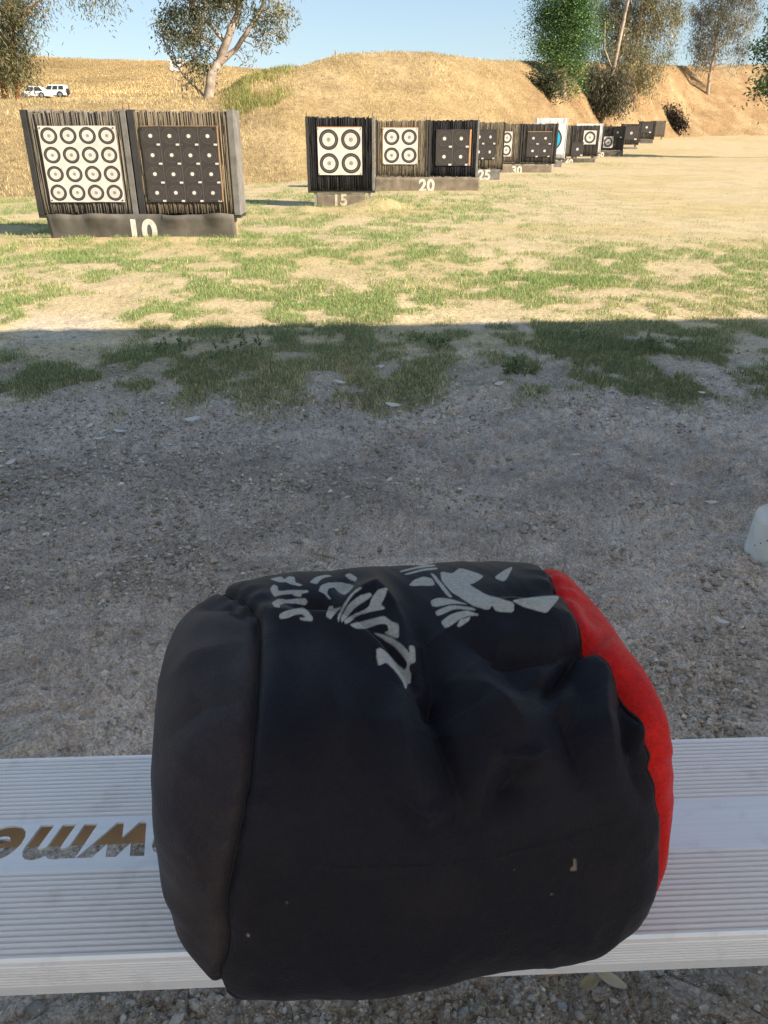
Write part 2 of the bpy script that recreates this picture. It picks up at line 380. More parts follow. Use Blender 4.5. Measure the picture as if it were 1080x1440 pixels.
def ground_tone(X, Y):
    dirt = np.array([.51, .42, .265]); gravel = np.array([.46, .41, .36]); straw = np.array([.46, .37, .19]); green = np.array([.3, .29, .12])
    k = sstep(3.2, 5.6, Y + .9*fbm(X*.9, Y*.9, 3))[..., None]  # shade put into the tone: greyer foreground, warmer sunlit dirt beyond
    c = gravel*(1-k) + dirt*k
    s = (sstep(-.05, .25, fbm(X*.35+3, Y*.5+8, 4))*sstep(6, 9, Y))[..., None]*.65
    c = c*(1-s) + straw*s
    q = (np.clip(1.12 + .3*fbm(X*.9+2, Y*1.4, 4) + .35*fbm(X*6, Y*8, 3), .75, 1.4)*(1-sstep(5, 7, Y)) + sstep(5, 7, Y))[..., None]; c = c*q  # random mottling, colour lifted lighter inside the roof's shade
    g = np.clip(grass_d(X, Y)*.5, 0, .6)[..., None]
    c = c*(1-g) + green*g
    p = (sstep(.1, .34, fbm(X*1.3+40, Y*1.6+3, 4))*sstep(2.6, 4.2, Y)*(1-sstep(5.4, 6.2, Y)))[..., None]*.6; c = c*(1-p) + np.array([.56, .5, .44])*p*(1-g)\
        + c*p*g
    return c

# ------------------------------------------------------------------ ground sheet
def build_ground():
    ds = [.0001, .35]; d = .55
    while d < 5: ds.append(d); d *= 1.0043
    while d < 9: ds.append(d); d *= 1.008
    while d < 40: ds.append(d); d *= 1.016
    while d < 1600: ds.append(d); d *= 1.09
    ds = np.array(ds)
    th = np.concatenate([np.radians(np.arange(-180, -31, 6.0)), np.radians(np.linspace(-30, 30, 540)), np.radians(np.arange(36, 180, 6.0))])
    D, T = np.meshgrid(ds, th, indexing='ij')
    X = D*np.sin(T); Y = D*np.cos(T)
    Z = ground_z(X, Y); nr, ncol = D.shape
    V = np.stack([X, Y, Z], -1)
    i = np.arange(nr-1)[:, None]; j = np.arange(ncol)[None]; j2 = (j+1) % ncol
    Fc = np.stack([i*ncol+j, i*ncol+j2, (i+1)*ncol+j2, (i+1)*ncol+j], -1).reshape(-1, 4)[:, ::-1]
    o = mesh_np('ground', V, Fc, M['dirt'], smooth=True, col=ground_tone(X, Y).reshape(-1, 3))
    tag(o, 'flat bare dirt and sparse grass of the archery range floor', kind='structure')
build_ground()

def build_berm():
    t = px_t(np.concatenate([np.linspace(-1500, -100, 60), np.linspace(-90, 1170, 560), np.linspace(1185, 3200, 80)])); v = np.concatenate([[-.02], np.linspace(0, 1.1, 80), np.linspace(1.15, 3, 16)])
    Tt, Vv = np.meshgrid(t, v, indexing='ij')
    toe = np.interp(Tt, TB, TOE); cr = np.interp(Tt, TB, CRE)
    Y = toe + Vv*(cr-toe); X = Tt*Y
    Z = berm_z(X, Y); Z[:, 0] -= .3
    Z = Z + .05*fbm(X*3, Y*3, 3)*sstep(0, .1, Vv)
    n, k = Tt.shape; V = np.stack([X, Y, Z], -1)
    i = np.arange(n-1)[:, None]; j = np.arange(k-1)[None]
    Fc = np.stack([i*k+j, (i+1)*k+j, (i+1)*k+j+1, i*k+j+1], -1).reshape(-1, 4)
    sand = np.array([.52, .41, .24]); brown = np.array([.42, .295, .175]); pale = np.array([.58, .47, .3])
    a = sstep(px_t(640), px_t(800), Tt)[..., None]; c = sand*(1-a) + brown*a
    p = (sstep(.05, .3, fbm(X*.5, Y*.3+4, 3))*.5)[..., None]; c = c*(1-p) + pale*p
    o = mesh_np('earth_berm', V, Fc, M['berm'], smooth=True, col=c.reshape(-1, 3))
    tag(o, 'tan earth berm with dry grass behind the target butts', kind='structure')
    t = px_t(np.linspace(-500, 1400, 260)); y = np.geomspace(36.1, 700, 110)
    Tt, Y = np.meshgrid(t, y, indexing='ij'); X = Tt*Y
    Z = hill_z(X, Y) + .25*fbm(X*.3, Y*.2, 4)
    n, k = Tt.shape; V = np.stack([X, Y, Z], -1)
    i = np.arange(n-1)[:, None]; j = np.arange(k-1)[None]
    Fc = np.stack([i*k+j, (i+1)*k+j, (i+1)*k+j+1, i*k+j+1], -1).reshape(-1, 4)
    c = np.array([.45, .335, .17])*np.ones(X.shape + (1,)); g = (sstep(0, .35, fbm(X*.06, Y*.04, 3))*.5)[..., None]; c = c*(1-g) + np.array([.34, .28, .14])*g
    o = mesh_np('hills', V, Fc, M['berm'], smooth=True, col=c.reshape(-1, 3)); tag(o, 'dry golden hillside rising behind the berm', kind='structure')
build_berm()

# ------------------------------------------------------------------ shooting shelter overhead (casts the foreground shade)
def build_shelter():
    Hh = 4.9
    L = ghit(0, 467); R = ghit(1080, 447)
    sh = Vector((SUN.x, SUN.y, 0))*(Hh/SUN.z)
    a = L + sh; b = R + sh
    e = (b-a).normalized(); back = Vector((e.y, -e.x, 0)); mid = (a+b)/2
    root = empty('shooting_shelter', (mid.x, mid.y, 0)); rz = math.atan2(e.y, e.x); root.rotation_euler = (0, 0, rz)
    tag(root, 'open shooting shelter whose roof shades the bench and foreground dirt', 'shelter')
    m = MB(); n = 150
    prof = []
    for i in range(n+1):
        x = -13 + 24*i/n; prof.append((x, Hh + (.025 if i % 2 else 0)))
    prof += [(x, z+.006) for x, z in reversed(prof)]
    vs = []; k = len(prof)//2
    m2 = MB()
    for i in range(k-1):
        (x0, z0), (x1, z1) = prof[i], prof[i+1]
        m2.add([(x0, 0, z0), (x1, 0, z1), (x1, -5.4, z1-.6), (x0, -5.4, z0-.6), (x0, 0, z0+.006), (x1, 0, z1+.006), (x1, -5.4, z1-.594), (x0, -5.4, z0-.594)],
               [(0,1,2,3), (7,6,5,4), (0,4,5,1), (2,6,7,3)])
    m2.build('roof_sheet', M['roof_metal'], root)
    for yy in (-.35, -2.7, -5.0):
        zz = Hh - .6*(-yy)/5.4
        MB().box(-12.8, 10.8, yy-.05, yy+.05, zz-.19, zz-.015).build('beam', M['timber'], root)
    for xx in (-12, -6.2, 6.4, 10.5):
        for yy in (-.35, -5.0):
            MB().box(xx-.07, xx+.07, yy-.07, yy+.07, -.2, Hh-.17-.6*(-yy)/5.4).build('post', M['timber'], root, bevel=.008)
build_shelter()

# ------------------------------------------------------------------ bench
B_YAW = math.radians(2.3); B_Z = .45; B_F = .5395; B_D = .3095; B_T = .055
BENCH = empty('aluminium_bench', (0, B_F, 0), B_YAW)
tag(BENCH, 'ribbed aluminium bench plank with cut-out lettering under the black bag', 'bench')
def build_bench():
    x0, x1 = -1.15, 1.25; th = .0035; R = .0030; pitch = .0071
    prof = [(0.004, -.004), (.0065, 0)]      # top outline from front to back
    y = .0065
    for k in range(15):
        y0 = .0095 + k*pitch
        prof += [(y0, 0), (y0+pitch*.16, -.0030), (y0+pitch*.34, -.0030), (y0+pitch*.5, 0), (y0+pitch*.75, .0006)]
    yA = .0095 + 15*pitch; prof += [(yA, 0)]
    yB = yA + .081
    top2 = [(yB, 0)]
    for k in range(15):
        y0 = yB + k*pitch
        top2 += [(y0+pitch*.16, -.0030), (y0+pitch*.34, -.0030), (y0+pitch*.5, 0), (y0+pitch*.75, .0006), (y0+pitch, 0)]
    yC = top2[-1][0]; top2 += [(yC+.004, -.001), (yC+.006, -.004)]
    def strip(name, pr, flip=False):
        m = MB(); n = len(pr)
        poly = [(p[0], B_Z+p[1]) for p in pr] + [(p[0], B_Z-th-.0008 if -.002 < p[1] else B_Z+p[1]-.001) for p in reversed(pr)]
        m.prism(poly, 'x', x0, x1); return m.build(name, M['alu'], BENCH)
    plank = strip('seat_plank', prof); plank2 = strip('seat_plank', top2)
    # front skirt with ribs
    fp = [(.004, -.0042)]
    z = -.0075; fp += [(.0008, -.0062), (0, z)]
    for k in range(7):
        z0 = -.009 - k*.0046; fp += [(0, z0), (.0011, z0-.0009), (.0011, z0-.0018), (0, z0-.0027)]
    fp += [(0, -.0535), (.001, -B_T), (.004, -B_T)]
    m = MB(); m.prism([(p[0], B_Z+p[1]) for p in fp] + [(.005, B_Z-B_T), (.005, B_Z-.0045)], 'x', x0, x1); m.build('front_lip', M['alu'], BENCH)
    yR = yC + .006
    MB().box(x0, x1, yR-.0035, yR, B_Z-B_T, B_Z-.0043).build('rear_lip', M['alu'], BENCH)
    # smooth centre strip with the letters cut through it
    def glyphs(body):
        cu = bpy.data.curves.new('letters', 'FONT'); cu.body = body; cu.size = .098; cu.shear = .25; cu.offset = .0042; cu.space_character = 1.13; cu.resolution_u = 4
        to = bpy.data.objects.new('letters', cu); COL.objects.link(to)
        bpy.context.view_layer.update(); dg = bpy.context.evaluated_depsgraph_get()
        me = bpy.data.meshes.new_from_object(to.evaluated_get(dg)); bpy.data.objects.remove(to); return me
    me = glyphs('Bowmen'); w0 = max(v.co.x for v in glyphs('Bo').vertices) + .010
    tb = bmesh.new(); tb.from_mesh(me); bmesh.ops.remove_doubles(tb, verts=tb.verts, dist=1e-5)
    bm = bmesh.new(); vm = {}
    for e in tb.edges:
        if len(e.link_faces) != 1: continue
        vv = []
        for v in e.verts:          # written to be read from the far side: turned by 180 degrees
            if v.index not in vm: vm[v.index] = bm.verts.new((-(v.co.x - w0) + LET_X, -v.co.y + yA + LET_Y, B_Z-.0004))
            vv.append(vm[v.index])
        bm.edges.new(vv)
    tb.free()
    rc = [bm.verts.new(p) for p in ((x0, yA, B_Z-.0004), (x1, yA, B_Z-.0004), (x1, yB, B_Z-.0004), (x0, yB, B_Z-.0004))]
    for k in range(4): bm.edges.new((rc[k], rc[(k+1) % 4]))
    bmesh.ops.triangle_fill(bm, use_beauty=True, use_dissolve=False, edges=bm.edges[:])
    top = bm.faces[:]; g = bmesh.ops.extrude_face_region(bm, geom=top)
    bmesh.ops.translate(bm, vec=(0, 0, -th), verts=[e for e in g['geom'] if isinstance(e, bmesh.types.BMVert)])
    bmesh.ops.recalc_face_normals(bm, faces=bm.faces)
    sm = bpy.data.meshes.new('lettered_strip'); bm.to_mesh(sm); bm.free(); link('lettered_strip', sm, M['alu'], BENCH)
    MB().box(x0+.02, x1-.02, .232, .270, B_Z-.094, B_Z-.0065).build('support_beam', M['timber'], BENCH, bevel=.003)
    for xx in (-.95, 1.05):
        MB().box(xx-.025, xx+.025, .12, .19, -.15, B_Z-.012).build('leg', M['steel'], BENCH, bevel=.004)
        MB().box(xx-.03, xx+.03, .02, yR-.02, B_Z-.03, B_Z-.006).build('bracket', M['steel'], BENCH)
LET_X = -.295; LET_Y = .066
build_bench()

# ------------------------------------------------------------------ bag target
PRINT2 = [[(140,122),(200,110),(215,125),(240,108),(268,112),(270,140),(310,152),(295,160),(250,150),(225,138),(190,140),(165,132)],
 [(142,175),(160,150),(180,160),(185,185),(240,180),(330,178),(342,190),(300,198),(305,212),(270,212),(255,198),(190,205),(165,215)],
 [(150,245),(185,222),(230,228),(300,220),(325,222),(335,240),(320,258),(290,250),(225,245),(190,255),(195,268),(165,265)],
 [(190,300),(235,280),(310,266),(335,285),(362,320),(355,338),(300,332),(290,318),(325,320),(305,300),(270,305),(230,322),(192,325)],
 [(340,140),(375,112),(430,100),(460,108),(420,115),(395,130),(380,150)],
 [(388,185),(400,155),(440,140),(500,140),(570,155),(545,185),(520,205),(490,190),(470,165),(440,170),(430,195),(455,225),(440,225),(415,195)],
 [(520,105),(545,92),(585,115),(575,138),(545,125)],
 [(425,310),(440,262),(460,258),(465,275),(510,262),(470,300),(450,328)],
 [(483,318),(510,260),(545,205),(590,165),(615,165),(560,205),(520,270),(500,310),(490,345)],
 [(500,320),(545,245),(600,205),(650,192),(660,205),(640,225),(570,270),(530,320),(505,345)],
 [(520,330),(570,300),(640,270),(660,215),(690,175),(742,165),(725,215),(705,250),(730,275),(650,290),(580,310),(545,345),(520,350)],
 [(540,352),(640,330),(720,308),(760,340),(795,350),(795,425),(760,415),(720,395),(745,385),(735,350),(690,352),(630,375),(580,375)],
 [(665,395),(700,400),(760,420),(815,460),(850,500),(845,460),(875,460),(882,545),(850,555),(848,590),(857,600),(855,655),(840,650),(830,685),(815,640),(770,580),(730,545),(700,560),(690,560),(678,480),(700,470),(740,500),(790,560),(828,585),(838,560),(830,530),(780,470),(720,430)]]
PRINT3 = [[(5,62),(100,38),(140,38),(140,44),(70,52),(8,67)], [(20,74),(90,54),(145,48),(152,55),(100,60),(34,77)],
 [(38,118),(60,95),(100,82),(130,92),(140,118),(90,118)],
 [(160,62),(205,72),(235,48),(330,80),(290,108),(268,112),(330,150),(400,170),(440,182),(440,220),(370,216),(355,190),(345,212),(285,195),(240,165),(205,145),(165,100)],
 [(362,88),(400,60),(438,42),(405,105)], [(425,172),(540,158),(620,155),(570,215),(560,222),(480,200)],
 [(122,175),(150,163),(200,168),(270,190),(215,185),(130,200)], [(138,215),(200,190),(280,200),(300,212),(215,205),(150,235)],
 [(160,255),(200,225),(260,210),(315,230),(250,235),(180,283)], [(222,270),(235,245),(275,235),(270,250),(232,276)],
 [(118,68),(140,76),(208,162),(190,162)]]
PRINT = [[(340+x/3.6, 780+y/3.6) for x, y in q] for q in PRINT2] + [[(560+x/2.7, 780+y/2.7) for x, y in q] for q in PRINT3]
def soften(q):
    r = []
    for (x0, y0), (x1, y1) in zip(q, q[1:]+q[:1]): r += [(x0+.16*(x1-x0), y0+.16*(y1-y0)), (x1+.16*(x0-x1), y1+.16*(y0-y1))]
    return r
PRINT = [soften(soften(q)) for q in PRINT]
FLECK = [[(806,1207),(810,1208),(811,1224),(803,1225),(801,1221),(806,1218)], [(774,1256),(777,1256),(777,1259),(774,1259)], [(402,1268),(405,1268),(405,1271),(402,1271)], [(348,1312),(352,1316),(350,1319),(346,1315)], [(722,1222),(724,1222),(724,1224),(722,1224)]]
# folds: (polyline in photo pixels, half width px, height in metres; negative = valley)
FOLDS = [
 ([(372,866),(440,872),(500,884),(545,915),(580,958)], 15, .010),
 ([(400,842),(460,848),(505,866)], 16, -.014),
 ([(505,866),(545,892),(575,930),(600,985)], 15, -.016),
 ([(565,850),(594,885),(608,935),(606,985),(630,1070),(648,1130),(644,1165)], 17, -.011),
 ([(600,880),(628,950),(618,1030)], 52, -.021), ([(690,900),(735,955),(740,985)], 50, -.016), ([(560,1120),(598,1142),(628,1128)], 20, .008), ([(705,1062),(742,1068),(775,1050)], 18, .008), ([(800,900),(830,960),(822,1010)], 30, -.012), ([(455,900),(470,1000),(480,1080)], 34, .006),
 ([(580,960),(560,1020),(580,1085),(598,1128)], 30, .014),
 ([(520,1000),(500,1100),(520,1200)], 40, -.006),
 ([(490,838),(530,826),(556,846),(574,872)], 13, .009),
 ([(470,820),(500,812)], 12, -.008),
 ([(650,880),(700,905),(770,905),(832,890)], 14, -.011),
 ([(832,888),(800,925),(770,975)], 14, -.014),
 ([(620,930),(690,960),(730,1010),(742,1050)], 30, .013),
 ([(742,1062),(720,1110),(660,1170)], 26, -.012),
 ([(790,980),(815,1060),(830,1120)], 24, -.010),
 ([(858,930),(850,1000),(862,1070)], 16, .009),
 ([(880,960),(885,1040),(905,1120)], 12, -.008),
 ([(900,1000),(898,1060)], 8, .006),
 ([(690,1040),(680,1140),(690,1210)], 24, .006),
 ([(380,1000),(420,1090),(430,1190)], 40, .004),
 ([(640,850),(720,845),(800,862)], 13, .006),
 ([(690,835),(760,826),(800,820)], 9, -.006),
 ([(270,850),(320,842),(362,872)], 12, -.009),
 ([(235,960),(270,925),(320,905)], 18, .005), ([(225,1040),(280,990),(340,985)], 20, -.004), ([(240,1150),(280,1200),(300,1280)], 18, .004),
 ([(790,820),(825,845),(850,880)], 12, -.007), ([(870,885),(830,900)], 8, -.008), ([(885,900),(915,990),(930,1060)], 14, .005)]
SEAM_LINE = [([(330,1195),(480,1222),(620,1222),(760,1195),(900,1150)], 2.2, -.0009)]
def seg_dist(u, v, line):
    best = np.full(u.shape, 1e9); 
    for (x0, y0), (x1, y1) in zip(line[:-1], line[1:]):
        dx, dy = x1-x0, y1-y0; t = np.clip(((u-x0)*dx + (v-y0)*dy)/(dx*dx+dy*dy), 0, 1)
        best = np.minimum(best, np.hypot(u-x0-t*dx, v-y0-t*dy))
    return best
def seg_fold(u, v, line, w):
    L = [0]
    for (x0, y0), (x1, y1) in zip(line[:-1], line[1:]): L.append(L[-1] + math.hypot(x1-x0, y1-y0))
    best = np.full(u.shape, 1e9); tp = np.zeros(u.shape)
    for k, ((x0, y0), (x1, y1)) in enumerate(zip(line[:-1], line[1:])):
        dx, dy = x1-x0, y1-y0; t = np.clip(((u-x0)*dx + (v-y0)*dy)/(dx*dx+dy*dy), 0, 1)
        d = np.hypot(u-x0-t*dx, v-y0-t*dy); m = d < best
        best = np.where(m, d, best); tp = np.where(m, (L[k] + t*(L[k+1]-L[k]))/L[-1], tp)
    return np.exp(-(best/w)**(1.5 if w > 3 else 2))*(.35 + .65*np.sin(np.pi*np.clip(tp, .02, .98)))
def inside(u, v, poly):
    r = np.zeros(u.shape, bool); n = len(poly)
    for i in range(n):
        x0, y0 = poly[i]; x1, y1 = poly[(i+1) % n]
        if y0 == y1: continue
        c = ((y0 > v) != (y1 > v)) & (u < (x1-x0)*(v-y0)/(y1-y0) + x0); r ^= c
    return r
def build_bag():
    cx, cy, psi, A, B, Hh, n, nc, zb, shear, lean, tl = 0.0227, 0.66, 0.1439, 0.2651, 0.1953, 0.1789, 4.345, 3.2205, 0.4365, 0.1247, -0.0402, 0.0197
    nf = 720
    # ring angles, denser where the camera looks
    q = np.linspace(0, 1, nf, endpoint=False); fd = np.linspace(0, 360, 20001); fr = np.radians(fd)
    xx = np.sign(np.cos(fr))*np.abs(np.cos(fr))**(2/nc)*B; yy = np.sign(np.sin(fr))*np.abs(np.sin(fr))**(2/nc)*Hh
    wgt = np.where((fd > 48) & (fd < 222), 3.0, 1.0)[1:]; cum = np.r_[0, np.cumsum(np.hypot(np.diff(xx), np.diff(yy))*wgt)]
    fdeg = np.interp(q, cum/cum[-1], fd)
    sl = np.interp(fdeg, [0, 57, 75, 89, 115, 140, 164, 200, 250, 360], [-.75, -.72, -.63, -.545, -.56, -.594, -.66, -.81, -.8, -.75])
    sr = np.interp(fdeg, [0, 61, 94, 104, 118, 140, 159, 181, 200, 250, 360], [.77, .765, .75, .775, .785, .795, .826, .885, .9, .84, .77])
    k = np.ones(25)/25
    sl = np.convolve(np.r_[sl[-12:], sl, sl[:12]], k, 'valid'); sr = np.convolve(np.r_[sr[-12:], sr, sr[:12]], k, 'valid')
    wL = np.linspace(0, 1, 90); wM = np.linspace(0, 1, 360); wR = np.linspace(0, 1, 70)
    asl = np.arcsin(sl); asr = np.arcsin(sr)
    cols = [(-np.pi/2+1e-7) + (asl[None]+np.pi/2-1e-7)*wL[:, None]**1.5, asl[None] + (asr-asl)[None]*wM[1:, None], asr[None] + (np.pi/2-1e-7-asr)[None]*(1-(1-wR[1:, None])**1.5)]
    S = np.sin(np.concatenate(cols, 0)); nl, nm, nr = len(wL), len(wM)-1, len(wR)-1
    f = np.radians(fdeg)[None]
    rho = np.maximum(1-np.abs(S)**n, 0)**(1/n)
    c = np.sign(np.cos(f))*np.abs(np.cos(f))**(2/nc); s_ = np.sign(np.sin(f))*np.abs(np.sin(f))**(2/nc)
    a = A*S; b = B*rho*c; z = zb + Hh + Hh*(1+tl*S)*rho*s_
    b = b + shear*(z-zb-Hh); a = a + lean*(z-zb-Hh)
    P = np.stack([cx + a*math.cos(psi) - b*math.sin(psi), cy + a*math.sin(psi) + b*math.cos(psi), z], -1)
    def normals(P):
        du = np.gradient(P, axis=0); dv = (np.roll(P, -1, 1) - np.roll(P, 1, 1))*.5
        Nn = np.cross(du, dv); Nn /= np.linalg.norm(Nn, axis=-1, keepdims=True)+1e-12
        C = np.array([cx, cy, zb+Hh]); sgn = np.sign(((P-C)*Nn).sum()); return Nn*sgn
    Nn = normals(P); u, v = proj(P)
    V = np.array([0, 0, HC]) - P; V /= np.linalg.norm(V, axis=-1, keepdims=True)
    fac = (Nn*V).sum(-1); face = sstep(-.05, .25, fac)
    disp = 0
    for line, w, h in FOLDS + SEAM_LINE: disp = disp + (1.6 if w > 3 else 1)*h*seg_fold(u, v, line, w)*face
    # seams pulled in, cloth puckering beside them
    dl = S - sl[None]; dr = S - sr[None]
    for dd in (dl, dr):
        disp = disp - .0075*np.exp(-(dd/.018)**2) + .003*np.exp(-((dd-.07)/.05)**2)
    arc = np.arange(nf)/nf
    pk = np.sin(arc*2*np.pi*23+1.3*np.sin(arc*40))[None]
    disp = disp + .0022*pk*np.clip(.3+1.6*fbm(arc*14, arc*0+3, 2), 0, 1)[None]*(np.exp(-(dl/.08)**2) + np.exp(-(dr/.1)**2))
    disp = disp + .006*fbm(P[..., 0]*9, P[..., 2]*9+P[..., 1]*5, 3) + .0016*fbm(P[..., 0]*34+P[..., 1]*21, P[..., 2]*30, 3) - .0035*np.abs(fbm(P[..., 0]*16+P[..., 2]*6, P[..., 2]*7-P[..., 1]*9, 2))
    P = P + Nn*disp[..., None]
    # weight of the bag flattens it on the bench, a little sag past the front edge
    yb = (P[..., 1]-B_F)*math.cos(B_YAW) - P[..., 0]*math.sin(B_YAW)
    floor_ = B_Z + .0012 - .030*sstep(0.0, -.09, yb)*0 - np.where(yb < 0, np.minimum(.02, -yb*.5), 0)
    P[..., 2] = np.maximum(P[..., 2], floor_ + .0)
    # print mask: the cloth's own marks, sampled where the cloth lies
    u, v = proj(P); Nn = normals(P); V = np.array([0, 0, HC]) - P; fac = (Nn*V).sum(-1)
    pm = np.zeros(u.shape); fm = np.zeros(u.shape)
    offs = [(-.33, -.33), (.33, -.33), (-.33, .33), (.33, .33)]
    box = (u > 300) & (u < 830) & (v > 770) & (v < 1340) & (S > sl[None]+.01) & (S < sr[None]-.01)
    uu, vv = u[box], v[box]; r = np.zeros(uu.shape); r2 = np.zeros(uu.shape)
    wob = .4*fbm(uu*.12, vv*.12, 2)
    for ox, oy in offs:
        ins = np.zeros(uu.shape, bool)
        for pl in PRINT: ins |= inside(uu+ox+wob, vv+oy-wob*.6, pl)
        r += ins/4
        ins = np.zeros(uu.shape, bool)
        for pl in FLECK: ins |= inside(uu+ox, vv+oy, pl)
        r2 += ins/4
    pm[box] = r; fm[box] = r2; pm *= (fac > -.02)
    blk = np.array([.0092, .0092, .0155]); pr = np.array([.40, .42, .41])
    col = blk*(1-pm[..., None]) + pr*pm[..., None]; col = col*(1-fm[..., None]) + np.array([.2, .17, .13])*fm[..., None]
    root = empty('bag_target', (cx, cy, B_Z))
    tag(root, 'black cloth archery bag target with red end and grey blackletter print on the bench', 'bag target')
    off = np.array([cx, cy, B_Z])
    def panel(name, i0, i1, mat, colr, label=None, capend=None):
        Q = P[i0:i1] - off; m, k = Q.shape[:2]
        i = np.arange(m-1)[:, None]; j = np.arange(k)[None]; j2 = (j+1) % k
        Fc = np.stack([i*k+j, i*k+j2, (i+1)*k+j2, (i+1)*k+j], -1).reshape(-1, 4)
        cc = colr[i0:i1].reshape(-1, 3) if colr.ndim == 3 else np.broadcast_to(colr, (m*k, 3))
        o = mesh_np(name, Q, Fc[:, ::-1], mat, root, True, cc)
        if label: o['label'] = label
    panel('body_panel', nl-1, nl+nm, M['bag'], col, 'black printed cloth panel wrapped round the bag')
    panel('end_panel', 0, nl, M['bag_end'], np.array([.027, .0225, .028]), 'dusty faded black end panel')
    panel('end_panel', nl+nm-1, nl+nm+nr, M['bag_red'], np.array([.62, .014, .012]), 'red end panel')
    for idx, nm_ in ((nl-1, 'seam'), (nl+nm-1, 'seam')):
        ring = P[idx] + Nn[idx]*.0006 - off
        m = MB(); pts = [tuple(p) for p in ring[::4]] + [tuple(ring[0])]
        m.tube(pts, [.0016]*len(pts), 5, False); m.build(nm_, M['seam'], root, True)
build_bag()

# ------------------------------------------------------------------ target butts
def text_mesh(body, size, offset=.0):
    cu = bpy.data.curves.new('t', 'FONT'); cu.body = body; cu.size = size; cu.offset = offset; cu.align_x = 'CENTER'; cu.space_character = 1.05
    to = bpy.data.objects.new('t', cu); COL.objects.link(to)
    bpy.context.view_layer.update(); dg = bpy.context.evaluated_depsgraph_get()
    me = bpy.data.meshes.new_from_object(to.evaluated_get(dg)); bpy.data.objects.remove(to)
    for v in me.vertices: v.co = Vector((v.co.x, 0, v.co.y))
    return me
def yd(n): return n*.9144 + 1.5
def wx(px, Y, z=.9):
    return (px-540)/F*(Y*cP + (HC-z)*sP)
TONES = {'tan': ((.25, .21, .155), .26), 'grey': ((.2, .18, .152), .26), 'black': ((.038, .038, .042), .6), 'dark': ((.085, .078, .07), .6), 'white': ((.74, .75, .76), .04)}
def butt(n, pl, pr, tone, label, z0=.30, z1=1.48, depth=.42, sides=('board_dark', 'board_dark'), rods=True, legs=False, sidew=.055):
    Y = yd(n); xl, xr = wx(pl, Y), wx(pr, Y); w = xr-xl; g = float(rise(np.array(Y)))
    root = empty('target_butt', ((xl+xr)/2, Y, g)); tag(root, label, 'target butt', 'archery target butts')
    hw = w/2; base, var = TONES[tone]
    lr = np.random.default_rng(int(n*10+pl))
    V = []; Fc = []; C = []; x = -hw + sidew; k = 0
    while x < hw - sidew - .004:
        sw = min(lr.uniform(.009, .02), hw-sidew-x)
        f0 = lr.normal(0, .006); top = z1 + lr.normal(-.008, .011); bot = z0 + lr.normal(0, .006)
        if tone == 'white': f0 *= .1; top = z1; bot = z0
        zs = np.linspace(bot, top, 8); jit = lr.normal(0, .004, 8); b = len(V)
        for zz, jj in zip(zs, jit):
            V += [(x+.001, f0+jj, zz), (x+sw-.001, f0+jj+lr.normal(0, .002), zz), (x+sw-.001, depth, zz), (x+.001, depth, zz)]
        for i in range(7):
            for e in range(4): Fc.append((b+i*4+e, b+i*4+(e+1) % 4, b+i*4+4+(e+1) % 4, b+i*4+4+e))
        Fc.append((b+28, b+29, b+30, b+31)); Fc.append((b+3, b+2, b+1, b))
        t = np.array(base)*np.exp(lr.normal(0, var*.6))
        C += [t]*32; x += sw
    o = mesh_np('layered_core', V, Fc, M['strip'], root, col=np.array(C)); o['kind'] = 'stuff'
    if tone != 'white':
        # a solid heart behind the strips, so no light shows through
        MB().box(-hw+sidew+.002, hw-sidew-.002, .05, depth-.02, z0+.03, z1-.05).build('inner_block', M['board_dark'], root)
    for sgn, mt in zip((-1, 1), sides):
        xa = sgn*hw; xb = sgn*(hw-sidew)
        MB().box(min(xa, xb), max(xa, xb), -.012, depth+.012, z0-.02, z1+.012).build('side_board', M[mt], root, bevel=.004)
    MB().box(-hw, hw, -.006, depth, z0-.055, z0-.022).build('base_board', M['board_dark'], root)
    if rods:
        for sgn in (-1, 1):
            m = MB(); xx = sgn*(hw-.03); m.tube([(xx, .03, z1-.02), (xx-.004, .03, z1+.05), (xx+.006*sgn, .032, z1+.085)], [.008, .008, .007], 6); m.build('tie_rod', M['rust'], root)
    if legs == 'steel':
        for xx in (-hw+.13, hw-.10):
            MB().box(xx-.022, xx+.022, .02, .065, -.12, z0-.05).build('leg', M['steel'], root)
    else:
        for xx in (-hw+.15, hw-.15):
            MB().box(xx-.05, xx+.05, .16, .26, -.15, z0-.05).build('leg', M['timber'], root)
    return root, (xl, xr, Y, g)
